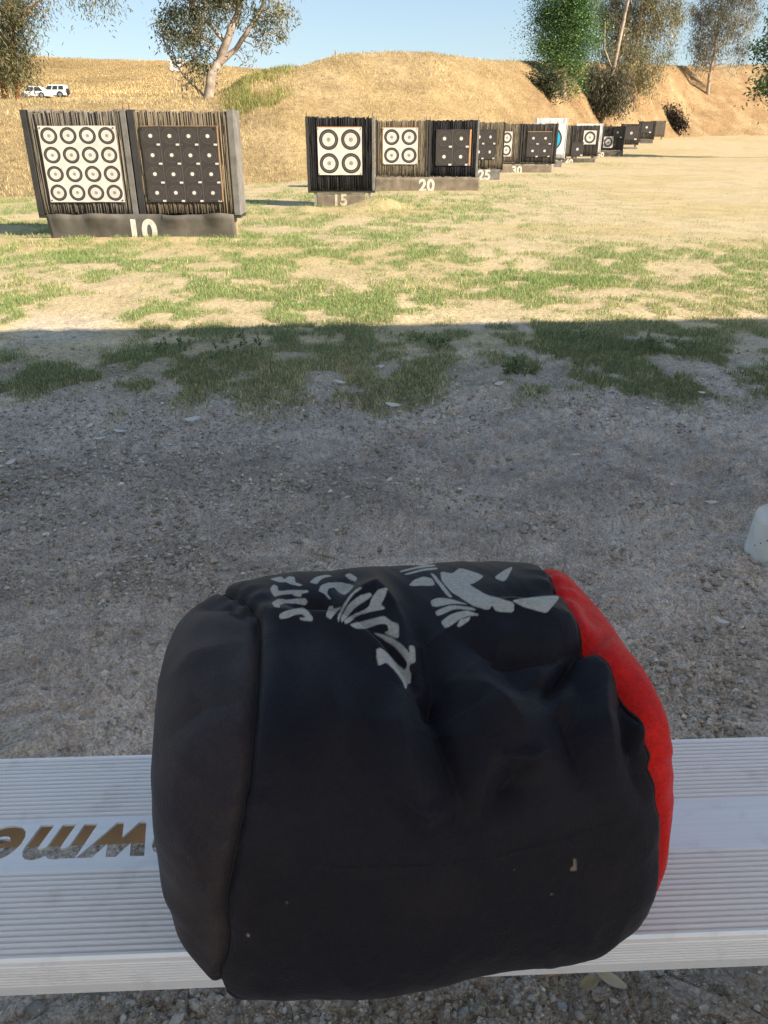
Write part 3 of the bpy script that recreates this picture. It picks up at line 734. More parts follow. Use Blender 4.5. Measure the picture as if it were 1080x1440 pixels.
def face(n, x0, x1, y0, y1, mat, label, card=None, curl=.006):
    """paper face spanning photo pixels x0..x1, y0..y1, pinned to the butt front"""
    Y = yd(n) - .022
    za, zb = at(540, y1, Y).z, at(540, y0, Y).z; zc = (za+zb)/2
    w = (x1-x0)/F*(Y*cP + (HC-zc)*sP); xc = wx((x0+x1)/2, Y, zc); h = zb-za
    root = empty('paper_target', (xc, Y, zc)); tag(root, label, 'target face', 'paper target faces on the butts')
    nx = 8; V = []; Fc = []; lr = np.random.default_rng(int(n*7+x0))
    for s in (0, 1):
        for j in range(nx+1):
            for i in range(nx+1):
                fx, fy = i/nx-.5, j/nx-.5
                e = (abs(fx)*2)**4 + (abs(fy)*2)**4
                V.append((fx*w + lr.normal(0, .0015), -curl*e*lr.uniform(.2, 1) + .003*s, fy*h + lr.normal(0, .0015)))
    q = (nx+1)**2
    for j in range(nx):
        for i in range(nx):
            a = j*(nx+1)+i; Fc.append((a, a+1, a+nx+2, a+nx+1)); Fc.append((q+a+nx+1, q+a+nx+2, q+a+1, q+a))
    o = mesh_np('paper', V, Fc, M[mat], root)
    uv = o.data.uv_layers.new(name='UVMap'); li = np.zeros(len(o.data.loops), np.int32); o.data.loops.foreach_get('vertex_index', li)
    li %= q; uv.data.foreach_set('uv', np.stack([(li % (nx+1))/nx, (li//(nx+1))/nx], -1).astype(np.float32).ravel())
    if card:
        MB().box(-w/2+card[0]*w, w/2+card[1]*w, .004, .012, -h/2, h/2+card[2]*h).build('backing_card', M['card'], root)
    for sx in (-1, 1):
        for sz in (-1, 1):
            m = MB(); m.tube([(sx*w*.475, -.016, sz*h*.475), (sx*w*.475, .02, sz*h*.475)], [.009, .006], 6); m.build('pin', M['board_dark'], root)
    return root
def number(n, pl, pr, top, body, nx, ny, size, label, mat='rubber', wavy=.012, dY=-.2, base=-.12, num_mat='white_paint', nlab=None):
    """low rubber skirt with the painted distance, photo pixels pl..pr, top edge at photo row top"""
    Y = yd(n) + dY; zt = at(540, top, Y).z; xl, xr = wx(pl, Y, .15), wx(pr, Y, .15); g = float(rise(np.array(Y)))
    root = empty('distance_board', ((xl+xr)/2, Y, g)); tag(root, label, 'distance board', 'low boards with the distance in yards'); zt -= g
    xn = wx(nx, Y, .15) - (xl+xr)/2; w = xr-xl; k = 60; V = []; lr = np.random.default_rng(int(n)); rows = 7
    ph = lr.uniform(0, 6, 3)
    for s in (0, 1):
        for j in range(rows):
            for i in range(k+1):
                fx = i/k; fz = j/(rows-1); e = max(0, fz-.45)/.55*float(sstep(.75, 1.5, abs((fx-.5)*w - xn)/(size*.62)))
                wv = wavy*(math.sin(fx*9+ph[0])+.7*math.sin(fx*21+ph[1])+.5*math.sin(fx*37+ph[2]))
                V.append(((fx-.5)*w, -abs(wv)*e*1.4 + .012*s - .05*e*wavy/.012*.5, base + (zt-base)*fz + wv*.45*e))
    Fc = []; q = rows*(k+1)
    for j in range(rows-1):
        for i in range(k):
            a = j*(k+1)+i; Fc.append((a, a+1, a+k+2, a+k+1)); Fc.append((q+a+k+1, q+a+k+2, q+a+1, q+a))
    for i in range(k): a = (rows-1)*(k+1)+i; Fc.append((a, a+1, q+a+1, q+a))
    for j in range(rows-1):
        a = j*(k+1); Fc.append((a, a+k+1, q+a+k+1, q+a)); a += k; Fc.append((a+k+1, a, q+a, q+a+k+1))
    mesh_np('board_sheet', V, Fc, M[mat], root, True)
    nz = at(540, ny, Y).z - g; me = text_mesh(body, size, .012*size/.3)
    o = link('painted_number', me, M[num_mat], root); o.location = (wx(nx, Y, .15) - (xl+xr)/2, -.005, nz)
    return root

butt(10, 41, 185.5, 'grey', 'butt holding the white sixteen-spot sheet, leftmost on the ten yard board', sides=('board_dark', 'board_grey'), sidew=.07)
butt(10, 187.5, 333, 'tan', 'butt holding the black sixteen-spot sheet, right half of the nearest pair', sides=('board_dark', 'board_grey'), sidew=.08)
face(10, 62.5, 169, 177, 284, 'white4', 'white paper sheet printed with sixteen ringed spots')
face(10, 203, 309, 177.5, 284, 'black4', 'black paper sheet printed with sixteen small white spots', card=(0, .008, .006))
number(10, 70, 331, 301, '10', 199, 340, .38, 'black rubber board painted 10 under the nearest pair of butts', wavy=.024)
butt(15, 431, 527, 'black', 'single black butt on steel legs in front of the other rows', legs='steel', sides=('board_dark', 'board_grey'), sidew=.05)
face(15, 447, 509, 179.5, 246, 'white2', 'white four-spot sheet on the black butt with steel legs', card=(0, 0, .02))
number(15, 446, 514, 272, '15', 478, 288.5, .27, 'stained half-buried board painted 15 between steel legs', mat='rubber_light', dY=.02, wavy=.002, num_mat='faded_paint')
butt(20, 528, 601, 'tan', 'straw-coloured butt beside the single black butt, left of the twenty yard pair', sides=('board_dark', 'board_dark'), sidew=.04)
butt(20, 602.5, 673, 'black', 'black butt on the right of the twenty yard pair', sides=('board_dark', 'board_grey'), sidew=.05)
face(20, 538.5, 587.5, 180, 231, 'white2', 'white four-spot sheet on the straw-coloured twenty yard butt', card=(-.03, 0, .02))
face(20, 613, 660, 182, 233, 'black2', 'black four-spot sheet with tan card edge on the twenty yard butt', card=(0, .05, 0))
number(20, 527, 674, 249, '20', 600, 268.5, .36, 'rubber board painted 20 under two butts', mat='rubber_light', wavy=.008)
butt(25, 650, 709, 'tan', 'tan butt half hidden behind the twenty yard pair', sides=('board_grey', 'board_dark'), sidew=.03)
face(25, 666, 697, 182, 224, 'black2', 'black four-spot sheet on the half-hidden tan butt')
number(25, 650, 703, 238, '25', 681, 252.5, .36, 'grey board painted 25 partly hidden by the twenty yard board', mat='board_grey', wavy=.006)
butt(30, 679, 731, 'tan', 'tan butt with ringed sheet squeezed behind the twenty-five yard butt', sides=('board_dark', 'board_dark'), sidew=.035)
face(30, 690, 720, 185, 220, 'white2', 'white ringed sheet mostly hidden by the twenty-five yard butt')
butt(30, 732, 783.5, 'dark', 'dark butt on the right of the thirty yard pair', sides=('board_dark', 'board_dark'), sidew=.05)
face(30, 741, 775, 185.5, 221, 'black2', 'black four-spot sheet on the thirty yard butt', card=(0, 0, .02))
number(30, 704, 776, 231.5, '30', 727, 244.5, .34, 'dusty board painted 30 in front of a dark butt', mat='rubber_light', wavy=.006)
butt(35, 753, 796, 'white', 'white foam butt with coloured ring face behind the thirty yard butt', sides=('white_foam', 'white_foam'), sidew=.02, z1=1.72, rods=False)
face(35, 749, 793, 174, 217, 'rings', 'large coloured ring face showing a blue arc on white foam')
number(35, 757, 790, 226, '35', 774, 239.5, .33, 'grey board painted 35 mostly hidden behind the dark butt', mat='board_grey', wavy=.004)
butt(40, 765, 803, 'grey', 'grey butt almost hidden by the white foam butt', sides=('board_dark', 'board_dark'), sidew=.03)
butt(40, 804, 842, 'dark', 'dark butt with one dark and one ringed sheet at forty yards', sides=('board_dark', 'board_dark'), sidew=.04)
face(40, 820.5, 838.5, 183.5, 203, 'white1', 'small white ringed sheet at top right of the forty yard butt')
face(40, 803.5, 820.5, 200, 219.5, 'black1', 'small dark sheet at lower left of the forty yard butt')
number(40, 791, 837, 222.5, '40', 800.5, 232, .34, 'board painted 40 under a dark butt', wavy=.004)
butt(45, 809, 846, 'white', 'white wrapped butt peeking out behind the forty yard butt', sides=('white_foam', 'white_foam'), sidew=.02, rods=False, z1=1.6)
butt(50, 846, 878, 'dark', 'dark butt with two small sheets at fifty yards', sides=('board_dark', 'board_dark'), sidew=.04)
face(50, 848.5, 862, 192, 208, 'white1', 'small white ringed sheet at lower left of the fifty yard butt')
face(50, 862, 875.5, 178.5, 194, 'black1', 'small dark sheet at top right of the fifty yard butt')
number(50, 838, 876, 212, '50', 845, 220.5, .34, 'board painted 50 beyond the forty yard board', wavy=.004)
butt(60, 874, 899, 'dark', 'dark butt with a single dark sheet at sixty yards', sides=('board_dark', 'board_dark'), sidew=.04)
face(60, 879, 897, 177, 197, 'black1', 'dark single-spot sheet on the sixty yard butt')
number(60, 866, 896, 206.5, '60', 872, 213, .34, 'small grey board painted 60 partly hidden', mat='board_grey', wavy=.003)
butt(70, 898.5, 920, 'dark', 'dark butt with a dark sheet at seventy yards', sides=('board_dark', 'board_dark'), sidew=.04)
face(70, 902, 917, 171, 187, 'black1', 'dark single-spot sheet on the seventy yard butt')
number(70, 899, 917, 196, '70', 906, 204, .3, 'small dark board below the seventy yard butt', num_mat='board_grey', wavy=.003)
butt(80, 874, 896, 'black', 'black butt peeping over the sixty yard butt', sides=('board_dark', 'board_dark'), sidew=.04, z1=1.5)
butt(80, 915.5, 934, 'grey', 'blurred grey butt, farthest right of the row', sides=('board_grey', 'board_grey'), sidew=.05)

# ------------------------------------------------------------------ trees and plants
def leaf_cloud(blobs, n, ln, wd, tone, droop=.6, clump=.22, seed=0, ncl=None, tone2=None):
    """long leaf faces gathered in clumps inside ellipsoids (world); returns verts, faces, colours"""
    r = np.random.default_rng(seed); V = []; C = []
    vol = np.array([b[1][0]*b[1][1]*b[1][2]*b[2] for b in blobs]); vol = vol**.8; vol = vol/vol.sum()
    for (c, rad, dens), f in zip(blobs, vol):
        m = int(n*f); nc = max(4, int(m/80)); rad = np.array(rad)
        d = r.normal(size=(nc, 3)); d /= np.linalg.norm(d, axis=1, keepdims=True); rr = r.random((nc, 1))**.42
        cc = np.array(c) + d*rr*rad
        cc = cc[fbm(cc[:, 0]*.9+seed, cc[:, 2]*.9+cc[:, 1]*.5, 2) > -.28] if nc > 12 else cc
        cl = r.integers(0, len(cc), m); cs = clump*r.uniform(.6, 1.5, (len(cc), 1))
        p = cc[cl] + r.normal(size=(m, 3))*cs[cl]*np.array([1, 1, .8 + droop*.6])
        ax = r.normal(size=(m, 3)); ax[:, 2] = ax[:, 2]*.5 - droop*1.6; ax /= np.linalg.norm(ax, axis=1, keepdims=True)
        sd = np.cross(ax, r.normal(size=(m, 3))); sd /= np.linalg.norm(sd, axis=1, keepdims=True)+1e-9
        L = ln*r.uniform(.6, 1.4, (m, 1)); W = wd*r.uniform(.6, 1.3, (m, 1)); nrm = np.cross(ax, sd)
        V.append(np.stack([p, p+ax*L*.45+sd*W*.5+nrm*L*.05, p+ax*L, p+ax*L*.45-sd*W*.5+nrm*L*.05], 1))
        t = np.array(tone)*np.exp(r.normal(0, .28, (m, 1)))*np.exp(r.normal(0, .34, (len(cc), 1)))[cl]
        if tone2 is not None: k = (r.random((len(cc), 1)) < .35)[cl]; t = np.where(k, t/np.array(tone)*np.array(tone2), t)
        C.append(np.repeat(t[:, None], 4, 1))
    V = np.concatenate(V); C = np.concatenate(C); k = len(V)
    return V.reshape(-1, 3), np.arange(k*4).reshape(-1, 4), C.reshape(-1, 3)
def bend(a, b, n, amp, r):
    a, b = Vector(a), Vector(b); out = []
    o = Vector(r.normal(size=3))*amp*(b-a).length
    for i in range(n+1):
        t = i/n; out.append(a.lerp(b, t) + o*math.sin(math.pi*t) + Vector(r.normal(size=3))*amp*.25*(b-a).length*(0 < i < n))
    return out
def tree(name, base_px, Y, trunks, blobs, nleaf, ln, wd, tone, label, cat='tree', bark='bark', tr=.14, droop=.6, clump=.22, seed=1, tone2=None, group='trees on the berm and hillside', depth=.8, nbr=3):
    """trunks: lists of photo pixels drawn at the tree's own distance Y; blobs: (px, py, rx, ry, density)"""
    r = np.random.default_rng(seed+100)
    b = at(base_px[0], base_px[1], Y); bz = surf(b.x, Y)
    root = empty(name, (b.x, Y, bz)); tag(root, label, cat, group); off = Vector((b.x, Y, bz)); sc = (Y*cP)/F
    limbs = []; first = True; tk = MB()
    for ti, tl in enumerate(trunks):
        pts = [at(x, y, Y) + Vector((0, r.normal(0, .12)*(i > 0) , 0)) for i, (x, y) in enumerate(tl[0])]
        if ti == 0: pts[0].z = bz - .25
        rad = np.linspace(tl[1], tl[2], len(pts)); P = []; Rr = []
        for i in range(len(pts)-1):
            for s in range(4): t = s/4; P.append(pts[i].lerp(pts[i+1], t) + Vector(r.normal(0, .012, 3))); Rr.append(rad[i]*(1-t)+rad[i+1]*t)
        P.append(pts[-1]); Rr.append(rad[-1])
        if ti == 0: Rr[0] *= 1.35
        tk.tube([p-off for p in P], Rr, 9); limbs += P[2:]
    wb = []
    for px, py, rx, ry, dn in blobs:
        c = at(px, py, Y); c.y += r.normal(0, .25)*rx*sc; wb.append(((c.x-off.x, c.y-off.y, c.z-off.z), (rx*sc, rx*sc*depth, ry*sc), dn))
    for c, rad, dn in wb:
        cv = Vector(c); st = sorted(limbs, key=lambda p: (p-off-cv).length + max(0, (p-off).z - cv.z)*.7)[:3]
        for q in range(nbr):
            s0 = st[q % len(st)]-off; e = cv + Vector(r.normal(size=3)*np.array(rad)*.55)
            L = (e-s0).length; pp = bend(s0, e, 6, .10, r); r0 = min(.045, .012+.016*L)
            tk.tube(pp, np.linspace(r0, .006, len(pp)), 5, False)
            for z in range(3):
                a = pp[3+z]; e2 = a + Vector(r.normal(size=3)*np.array(rad)*.5); p2 = bend(a, e2, 3, .12, r); tk.tube(p2, np.linspace(.009, .004, len(p2)), 4, False)
    tk.build('trunk', M[bark], root, True)
    V, Fc, C = leaf_cloud(wb, nleaf, ln, wd, tone, droop, clump, seed, tone2=tone2)
    mesh_np('crown', V, Fc, M['leaf'], root, col=C)
    return root
OL = (.10, .105, .055); GR = (.05, .10, .045); DK = (.065, .065, .042); GY = (.15, .135, .10)
tree('eucalyptus_tree', (291, 139), 31.0,
     [([(291,139),(297,112),(308,85),(322,52),(334,18),(342,-30)], .19, .09), ([(305,92),(330,70),(350,44),(368,12),(385,-30)], .10, .05), ([(289,136),(272,121),(258,108),(247,92)], .05, .02), ([(318,62),(300,40),(280,20),(262,-10)], .07, .03), ([(312,78),(296,60),(280,52)], .05, .02)],
     [(240,22,18,26,1.2),(262,46,28,30,1.4),(275,86,20,22,1.2),(243,72,12,18,1),(288,20,30,24,1.2),(268,112,12,12,.8),(300,70,14,16,.7),(325,8,30,16,.8),(392,36,18,22,1.1),(372,55,14,18,.8),(362,18,20,16,.8),(400,15,14,18,.9),(352,80,10,14,.5),(285,-40,60,35,1),(350,-45,60,35,1),(230,45,8,16,.7),(305,108,9,14,.5)],
     15000, .17, .042, (.145, .165, .1), 'leaning pale-trunked eucalyptus on the berm behind the nearest butts', bark='bark_pale', seed=3, tone2=(.24, .21, .12), clump=.17)
pB = hit(792, 136)
tree('poplar_tree', (792, 136), pB.y,
     [([(792,136),(793,100),(796,60),(798,10),(800,-40)], .22, .08)],
     [(788,48,30,34,1.6),(763,60,20,20,1.2),(770,22,20,22,1.2),(752,66,9,8,.9),(815,40,24,38,1.3),(800,12,36,26,1.3),(785,85,26,20,1.2),(806,95,18,22,1),(800,120,17,15,.9),(800,-25,40,30,1.2),(835,55,10,30,.7)],
     52000, .13, .06, (.085, .17, .06), 'dense bright green tree on the berm, casting shade leftward', seed=11, droop=.2, clump=.38, tone2=(.16, .26, .085))
tree('dark_shrub', (772, 138), hit(772, 138).y-.3, [([(772,138),(770,124),(768,112)], .05, .02)], [(765,118,22,17,1.2),(778,126,12,10,.9),(750,110,8,8,.7)], 2600, .2, .07, (.045, .06, .03), 'dark shrub at the foot of the bright green tree', cat='shrub', seed=14, droop=.1, clump=.3)
pC = hit(846, 176)
tree('eucalyptus_tree', (845, 176), pC.y,
     [([(845,176),(852,140),(862,100),(870,60),(880,20),(890,-30)], .20, .09), ([(862,100),(850,70),(852,30)], .07, .03), ([(856,125),(840,110),(832,100)], .06, .03)],
     [(838,118,24,22,1.3),(830,140,16,20,1.2),(856,135,20,20,1.1),(868,120,14,20,.8),(872,148,12,12,.6),(822,154,7,10,.7)],
     13000, .24, .06, (.115, .115, .075), 'dark drooping eucalyptus with trunk reaching the range floor', seed=21, droop=.9, clump=.32, tone2=(.15, .13, .085))  # leaf tone darkened to carry the shaded side of the crown
pC2 = hit(887, 139)
tree('eucalyptus_tree', (887, 139), pC2.y,
     [([(887,139),(890,105),(896,60),(902,15),(905,-30)], .17, .09), ([(890,100),(878,65),(868,20)], .08, .04), ([(896,60),(920,30),(935,0)], .07, .03)],
     [(870,50,30,42,1.3),(900,40,34,40,1.3),(915,90,22,26,1.0),(885,95,26,24,1.1),(905,118,24,14,.9),(945,45,18,40,.8),(930,15,30,24,.9),(870,10,34,24,1.1),(958,20,10,22,.6),(900,-35,60,30,1.1),(855,80,12,20,.7)],
     42000, .22, .06, (.20, .195, .10), 'tall olive eucalyptus with pale trunk beside the green tree', bark='bark_pale', seed=31, droop=.9, clump=.33, tone2=(.27, .24, .14))
pD = hit(995, 134)
tree('eucalyptus_tree', (995, 134), pD.y,
     [([(995,134),(999,105),(1004,80),(1009,45),(1014,5),(1018,-30)], .22, .10), ([(1004,80),(1020,50),(1040,20)], .08, .04), ([(1007,55),(990,30),(985,0)], .07, .03)],
     [(1010,60,32,26,1),(990,80,18,20,.9),(1030,40,30,34,.9),(985,40,16,34,.8),(1050,60,14,26,.7),(1010,15,44,24,1),(1045,80,10,14,.6),(975,95,7,12,.6),(1060,20,16,30,.6),(1020,-30,60,30,.9),(1030,88,10,10,.5)],
     26000, .27, .07, (.18, .18, .135), 'thin greyish eucalyptus standing alone on the right of the berm', bark='bark', seed=41, droop=1.0, clump=.34, tone2=(.23, .21, .16))
tree('green_tree', (1130, 150), 44.0, [([(1130,160),(1125,110),(1120,60),(1120,0)], .18, .08), ([(1126,130),(1105,125),(1085,122)], .06, .02), ([(1121,60),(1100,55),(1085,50)], .06, .02)],
     [(1080,120,18,14,1),(1078,58,12,22,.9),(1085,25,10,10,.7),(1125,60,40,50,1),(1110,130,30,20,.8)], 7000, .2, .09, (.055, .10, .04), 'green tree whose leaves poke in at the right edge', seed=51, droop=.2, clump=.3)
tree('eucalyptus_tree', (22, 137), 44.0, [([(22,140),(22,115),(20,80),(15,40),(10,-20)], .13, .07), ([(15,45),(50,5),(95,-18),(140,-14)], .06, .02)],
     [(15,20,34,30,1.1),(25,95,22,22,1.2),(5,70,26,28,1.1),(32,60,14,22,.8),(-30,60,40,50,1),(12,112,22,12,.9),(128,-6,30,10,.5),(80,-8,22,8,.35),(152,-4,10,8,.5),(40,10,14,18,.6)],
     17000, .2, .05, (.14, .145, .075), 'shaggy eucalyptus with orange trunk at the left edge', bark='bark_orange', seed=61, droop=.9, clump=.34, tone2=(.2, .18, .09))
tree('eucalyptus_tree', (4, 137), 46.0, [([(4,140),(3,115),(0,80),(-8,20)], .14, .08)], [(-8,90,20,24,1),(-15,30,30,40,1)], 4500, .2, .05, (.16, .14, .08), 'thin orange-trunked tree cut off by the left edge', bark='bark_orange', seed=63, droop=.9, clump=.34)
# near-black brush standing in for the shaded undercut of the right berm
pX = hit(950, 185)
tree('shaded_hollow_brush', (948, 186), pX.y-.3, [([(950,188),(952,176),(945,165)], .08, .03), ([(953,180),(935,160),(922,157)], .05, .02)], [(953,176,10,11,1.3),(944,162,12,7,1),(928,156,8,4,.6)], 2600, .3, .1, (.03, .024, .018), 'near-black brush standing in for a shaded hollow of the right berm', cat='brush', bark='board_dark', seed=71, droop=.6, clump=.35, group='shaded hollow on the berm')

# blades ---------------------------------------------------------------------------
def blades(name, P, L, W, C, label, lean=.5, seed=0, mat='grass'):
    r = np.random.default_rng(seed); n = len(P)
    a = r.uniform(0, 2*np.pi, n); d = np.stack([np.cos(a), np.sin(a), np.zeros(n)], 1)*(lean*r.random(n)**.7)[:, None]
    s = r.uniform(0, 2*np.pi, n); sd = np.stack([np.cos(s), np.sin(s), np.zeros(n)], 1)
    L = L[:, None]; W = W[:, None]; up = np.array([[0, 0, 1.]])
    mid = P + (up*.6 + d*.45)*L; tip = P + (up*(.95-.35*lean*r.random((n, 1))) + d*1.1)*L
    V = np.stack([P-sd*W*.5-up*.006, P+sd*W*.5-up*.006, mid+sd*W*.4, tip, mid-sd*W*.4], 1).reshape(-1, 3)
    i = np.arange(n)[:, None]*5
    Fq = np.concatenate([i+np.array([[0, 1, 2, 4]])]); Ft = i+np.array([[4, 2, 3]])
    me = bpy.data.meshes.new(name)
    me.vertices.add(len(V)); me.vertices.foreach_set('co', V.astype(np.float32).ravel())
    lv = np.concatenate([Fq.ravel(), Ft.ravel()]).astype(np.int32); me.loops.add(len(lv)); me.loops.foreach_set('vertex_index', lv)
    me.polygons.add(2*n); me.polygons.foreach_set('loop_start', np.concatenate([np.arange(n)*4, 4*n+np.arange(n)*3]).astype(np.int32)); me.update(calc_edges=True)
    ca = me.color_attributes.new('tone', 'FLOAT_COLOR', 'POINT'); c = np.ones((n, 5, 4), np.float32); c[..., :3] = C[:, None]; ca.data.foreach_set('color', c.ravel())
    o = link(name, me, M[mat]); tag(o, label, 'grass', kind='stuff'); return o
def scatter_grass():
    r = np.random.default_rng(5); n = 3000000
    Y = 3.2*np.exp(r.random(n)*math.log(42/3.2)); X = (r.random(n)*2-1)*.66*Y
    g = grass_d(X, Y)
    keep = r.random(n) < g*np.interp(Y, [3.2, 5, 10, 20, 42], [.30, .32, .24, .16, .04])
    t, toe, cr, h, v = berm_uv(X, Y); keep &= (v < .02)
    X, Y, g = X[keep], Y[keep], g[keep]; n = len(X)
    P = np.stack([X, Y, ground_z(X, Y)], 1)
    dry = r.random(n) < np.clip(.47 - .38*g + .9*fbm(X*.7+3, Y*.7, 3), .08, .92)
    C = np.where(dry[:, None], np.array([[.58, .5, .28]]), np.where(Y[:, None] < 5.7, np.array([[.25, .29, .135]]), np.array([[.235, .33, .11]]))*1.0)*np.exp(r.normal(0, .25, (n, 1)))  # shade put into blade colour: greyer green under the roof, fresher beyond
    sc = np.interp(Y, [3, 6, 12, 25, 42], [1, 1.1, 1.5, 2.3, 3.0])
    L = r.uniform(.012, .04, n)*(.6+.5*g)*sc; W = r.uniform(.002, .0042, n)*sc
    blades('grass', P, L, W, C, 'short patchy green and straw grass on the dirt', .9, 6)
    # seedy taller weeds in the shade
    return n
NG = scatter_grass()
def weed(px, py, n, hgt, spread, seed, label):
    r = np.random.default_rng(seed); c = ghit(px, py); c.z = float(ground_z(np.array([c.x]), np.array([c.y]))[0])
    root = empty('weed_plant', c); tag(root, label, 'weed', 'leafy weeds at the shade edge')
    st = MB(); V = []; C = []
    for i in range(n):
        a = r.uniform(0, 6.28); l = spread*r.random()**.6; b = Vector((l*math.cos(a), l*math.sin(a), -.01)); h = hgt*r.uniform(.5, 1.1)
        tip = b + Vector((r.normal(0, .3)*h, r.normal(0, .3)*h, h)); pts = bend(b, tip, 4, .06, r); st.tube(pts, np.linspace(.002, .0008, 5), 4, False)
        for k in range(26):
            t = r.uniform(.15, 1); p = np.array(b.lerp(tip, t)); ax = r.normal(size=3); ax[2] = abs(ax[2])+.2; ax /= np.linalg.norm(ax)
            sd = np.cross(ax, r.normal(size=3)); sd /= np.linalg.norm(sd); L = r.uniform(.012, .026); W = .004
            V.append([p, p+ax*L*.5+sd*W, p+ax*L, p+ax*L*.5-sd*W]); C.append([np.array([.16, .22, .10])*np.exp(r.normal(0, .25))]*4)
    st.build('stem', M['bark'], root)['kind'] = 'stuff'
    V = np.array(V).reshape(-1, 3); mesh_np('foliage', V, np.arange(len(V)).reshape(-1, 4), M['grass'], root, col=np.array(C).reshape(-1, 3))
weed(735, 528, 16, .10, .10, 1, 'leafy green weed in the shade right of centre beside bare dirt')
weed(788, 512, 3, .13, .03, 2, 'thin upright weed beside the small reddish clod')
weed(240, 492, 10, .07, .16, 3, 'low weed clump in the left shaded grass')
weed(605, 488, 16, .08, .17, 4, 'round weed clump in the shade, centre of the picture')
weed(820, 486, 14, .08, .2, 5, 'dense weed clump in the right shaded grass')
weed(940, 488, 14, .07, .22, 6, 'wide weed clump in shade far right of the grass')
weed(340, 486, 14, .08, .2, 7, 'thick weed clump at the right of the left grass patch')
def scatter_berm():
    r = np.random.default_rng(9); n = 150000
    t = px_t(r.uniform(-60, 1140, n)); v = r.random(n)**.9*1.12
    toe = np.interp(t, TB, TOE); cr = np.interp(t, TB, CRE); Y = toe + v*(cr-toe); X = t*Y
    k = np.clip(.45 + 1.2*fbm(X*.5, Y*.5, 3) + .3*(v < .12) + .35*(v > .92) + .3*(t < px_t(420)), .04, 1)*np.where(t > px_t(640), .55, 1)
    keep = r.random(n) < k*.62; X, Y, v, t = X[keep], Y[keep], v[keep], t[keep]; n = len(X)
    P = np.stack([X, Y, berm_z(X, Y)], 1)
    gr = r.random(n) < .08 + .25*(v < .1)
    C = np.where(gr[:, None], np.array([[.22, .23, .09]]), np.array([[.55, .44, .24]]))*np.exp(r.normal(0, .25, (n, 1)) + .6*fbm(X*.45, Y*.45+9, 3)[:, None])
    L = r.uniform(.03, .13, n)*np.where(t < px_t(420), 1.25, .9)*np.clip(Y/30, .8, 2); W = r.uniform(.006, .014, n)*np.clip(Y/26, 1, 3)
    blades('dry_grass', P, L, W, C, 'dry straw-coloured grass covering the earth berm', 1.0, 10)
    # yellow-green scrub on the shoulder of the mound
    n = 24000; px = r.uniform(312, 432, n); t = px_t(px); v = r.uniform(.62, 1.12, n); toe = np.interp(t, TB, TOE); cr = np.interp(t, TB, CRE); Y = toe+v*(cr-toe); X = t*Y
    keep = r.random(n) < np.exp(-((px-365)/42)**4)*np.clip(.6+1.6*fbm(X*.6, Y*.6, 2), 0, 1); X, Y = X[keep], Y[keep]; n = len(X)
    P = np.stack([X, Y, berm_z(X, Y)], 1); C = np.where(r.random((n, 1)) < .45, np.array([[.44, .36, .16]]), np.array([[.25, .30, .085]]))*np.exp(r.normal(0, .25, (n, 1)))
    o = blades('scrub', P, r.uniform(.06, .3, n), r.uniform(.008, .02, n), C, 'yellow-green scrub on the left shoulder of the mound', .7, 11)
    # hillside grass
    n = 60000; t = px_t(r.uniform(-40, 470, n)); Y = r.uniform(100, 245, n); X = t*Y
    P = np.stack([X, Y, hill_z(X, Y)], 1); C = np.array([[.48, .365, .19]])*np.exp(r.normal(0, .22, (n, 1)) + 1.1*fbm(X*.05, Y*.025, 3)[:, None])
    blades('hillside_grass', P, r.uniform(.08, .4, n), r.uniform(.05, .12, n), C, 'tall dry grass on the far hillside', .6, 12)
scatter_berm()

# ------------------------------------------------------------------ pebbles, chips, leaf litter
def icosa():
    p = (1+5**.5)/2
    v = np.array([(-1,p,0),(1,p,0),(-1,-p,0),(1,-p,0),(0,-1,p),(0,1,p),(0,-1,-p),(0,1,-p),(p,0,-1),(p,0,1),(-p,0,-1),(-p,0,1)], float); v /= np.linalg.norm(v[0])
    f = np.array([(0,11,5),(0,5,1),(0,1,7),(0,7,10),(0,10,11),(1,5,9),(5,11,4),(11,10,2),(10,7,6),(7,1,8),(3,9,4),(3,4,2),(3,2,6),(3,6,8),(3,8,9),(4,9,5),(2,4,11),(6,2,10),(8,6,7),(9,8,1)])
    return v, f
OCT = (np.array([(1,0,0),(0,1,0),(-1,0,0),(0,-1,0),(0,0,1),(0,0,-1)], float), np.array([(0,1,4),(1,2,4),(2,3,4),(3,0,4),(1,0,5),(2,1,5),(3,2,5),(0,3,5)]))
def pebbles(name, X, Y, S, label, seed, flat=.6, ico=True):
    r = np.random.default_rng(seed); v, f = icosa() if ico else OCT; n = len(X); nv = len(v)
    q = v[None]*(1 + r.normal(0, .2, (n, nv, 1))); q = q*np.stack([r.uniform(.7, 1.3, n), r.uniform(.7, 1.1, n), flat*r.uniform(.6, 1.1, n)], 1)[:, None]
    a = r.uniform(0, 6.28, n); ca, sa = np.cos(a)[:, None], np.sin(a)[:, None]
    x = q[..., 0]*ca - q[..., 1]*sa; y = q[..., 0]*sa + q[..., 1]*ca; q = np.stack([x, y, q[..., 2]], -1)*S[:, None, None]
    P = np.stack([X, Y, ground_z(X, Y) + S*flat*.25], 1); V = (q + P[:, None]).reshape(-1, 3)
    Fc = (f[None] + (np.arange(n)*nv)[:, None, None]).reshape(-1, 3)
    base = np.array([[.5, .44, .37], [.56, .5, .43], [.42, .36, .29], [.62, .58, .52]])[r.integers(0, 4, n)]*np.exp(r.normal(0, .24, (n, 1)))
    o = mesh_np(name, V, Fc, M['stone'], smooth=False, col=np.repeat(base, nv, 0)); tag(o, label, 'gravel', kind='stuff'); return o
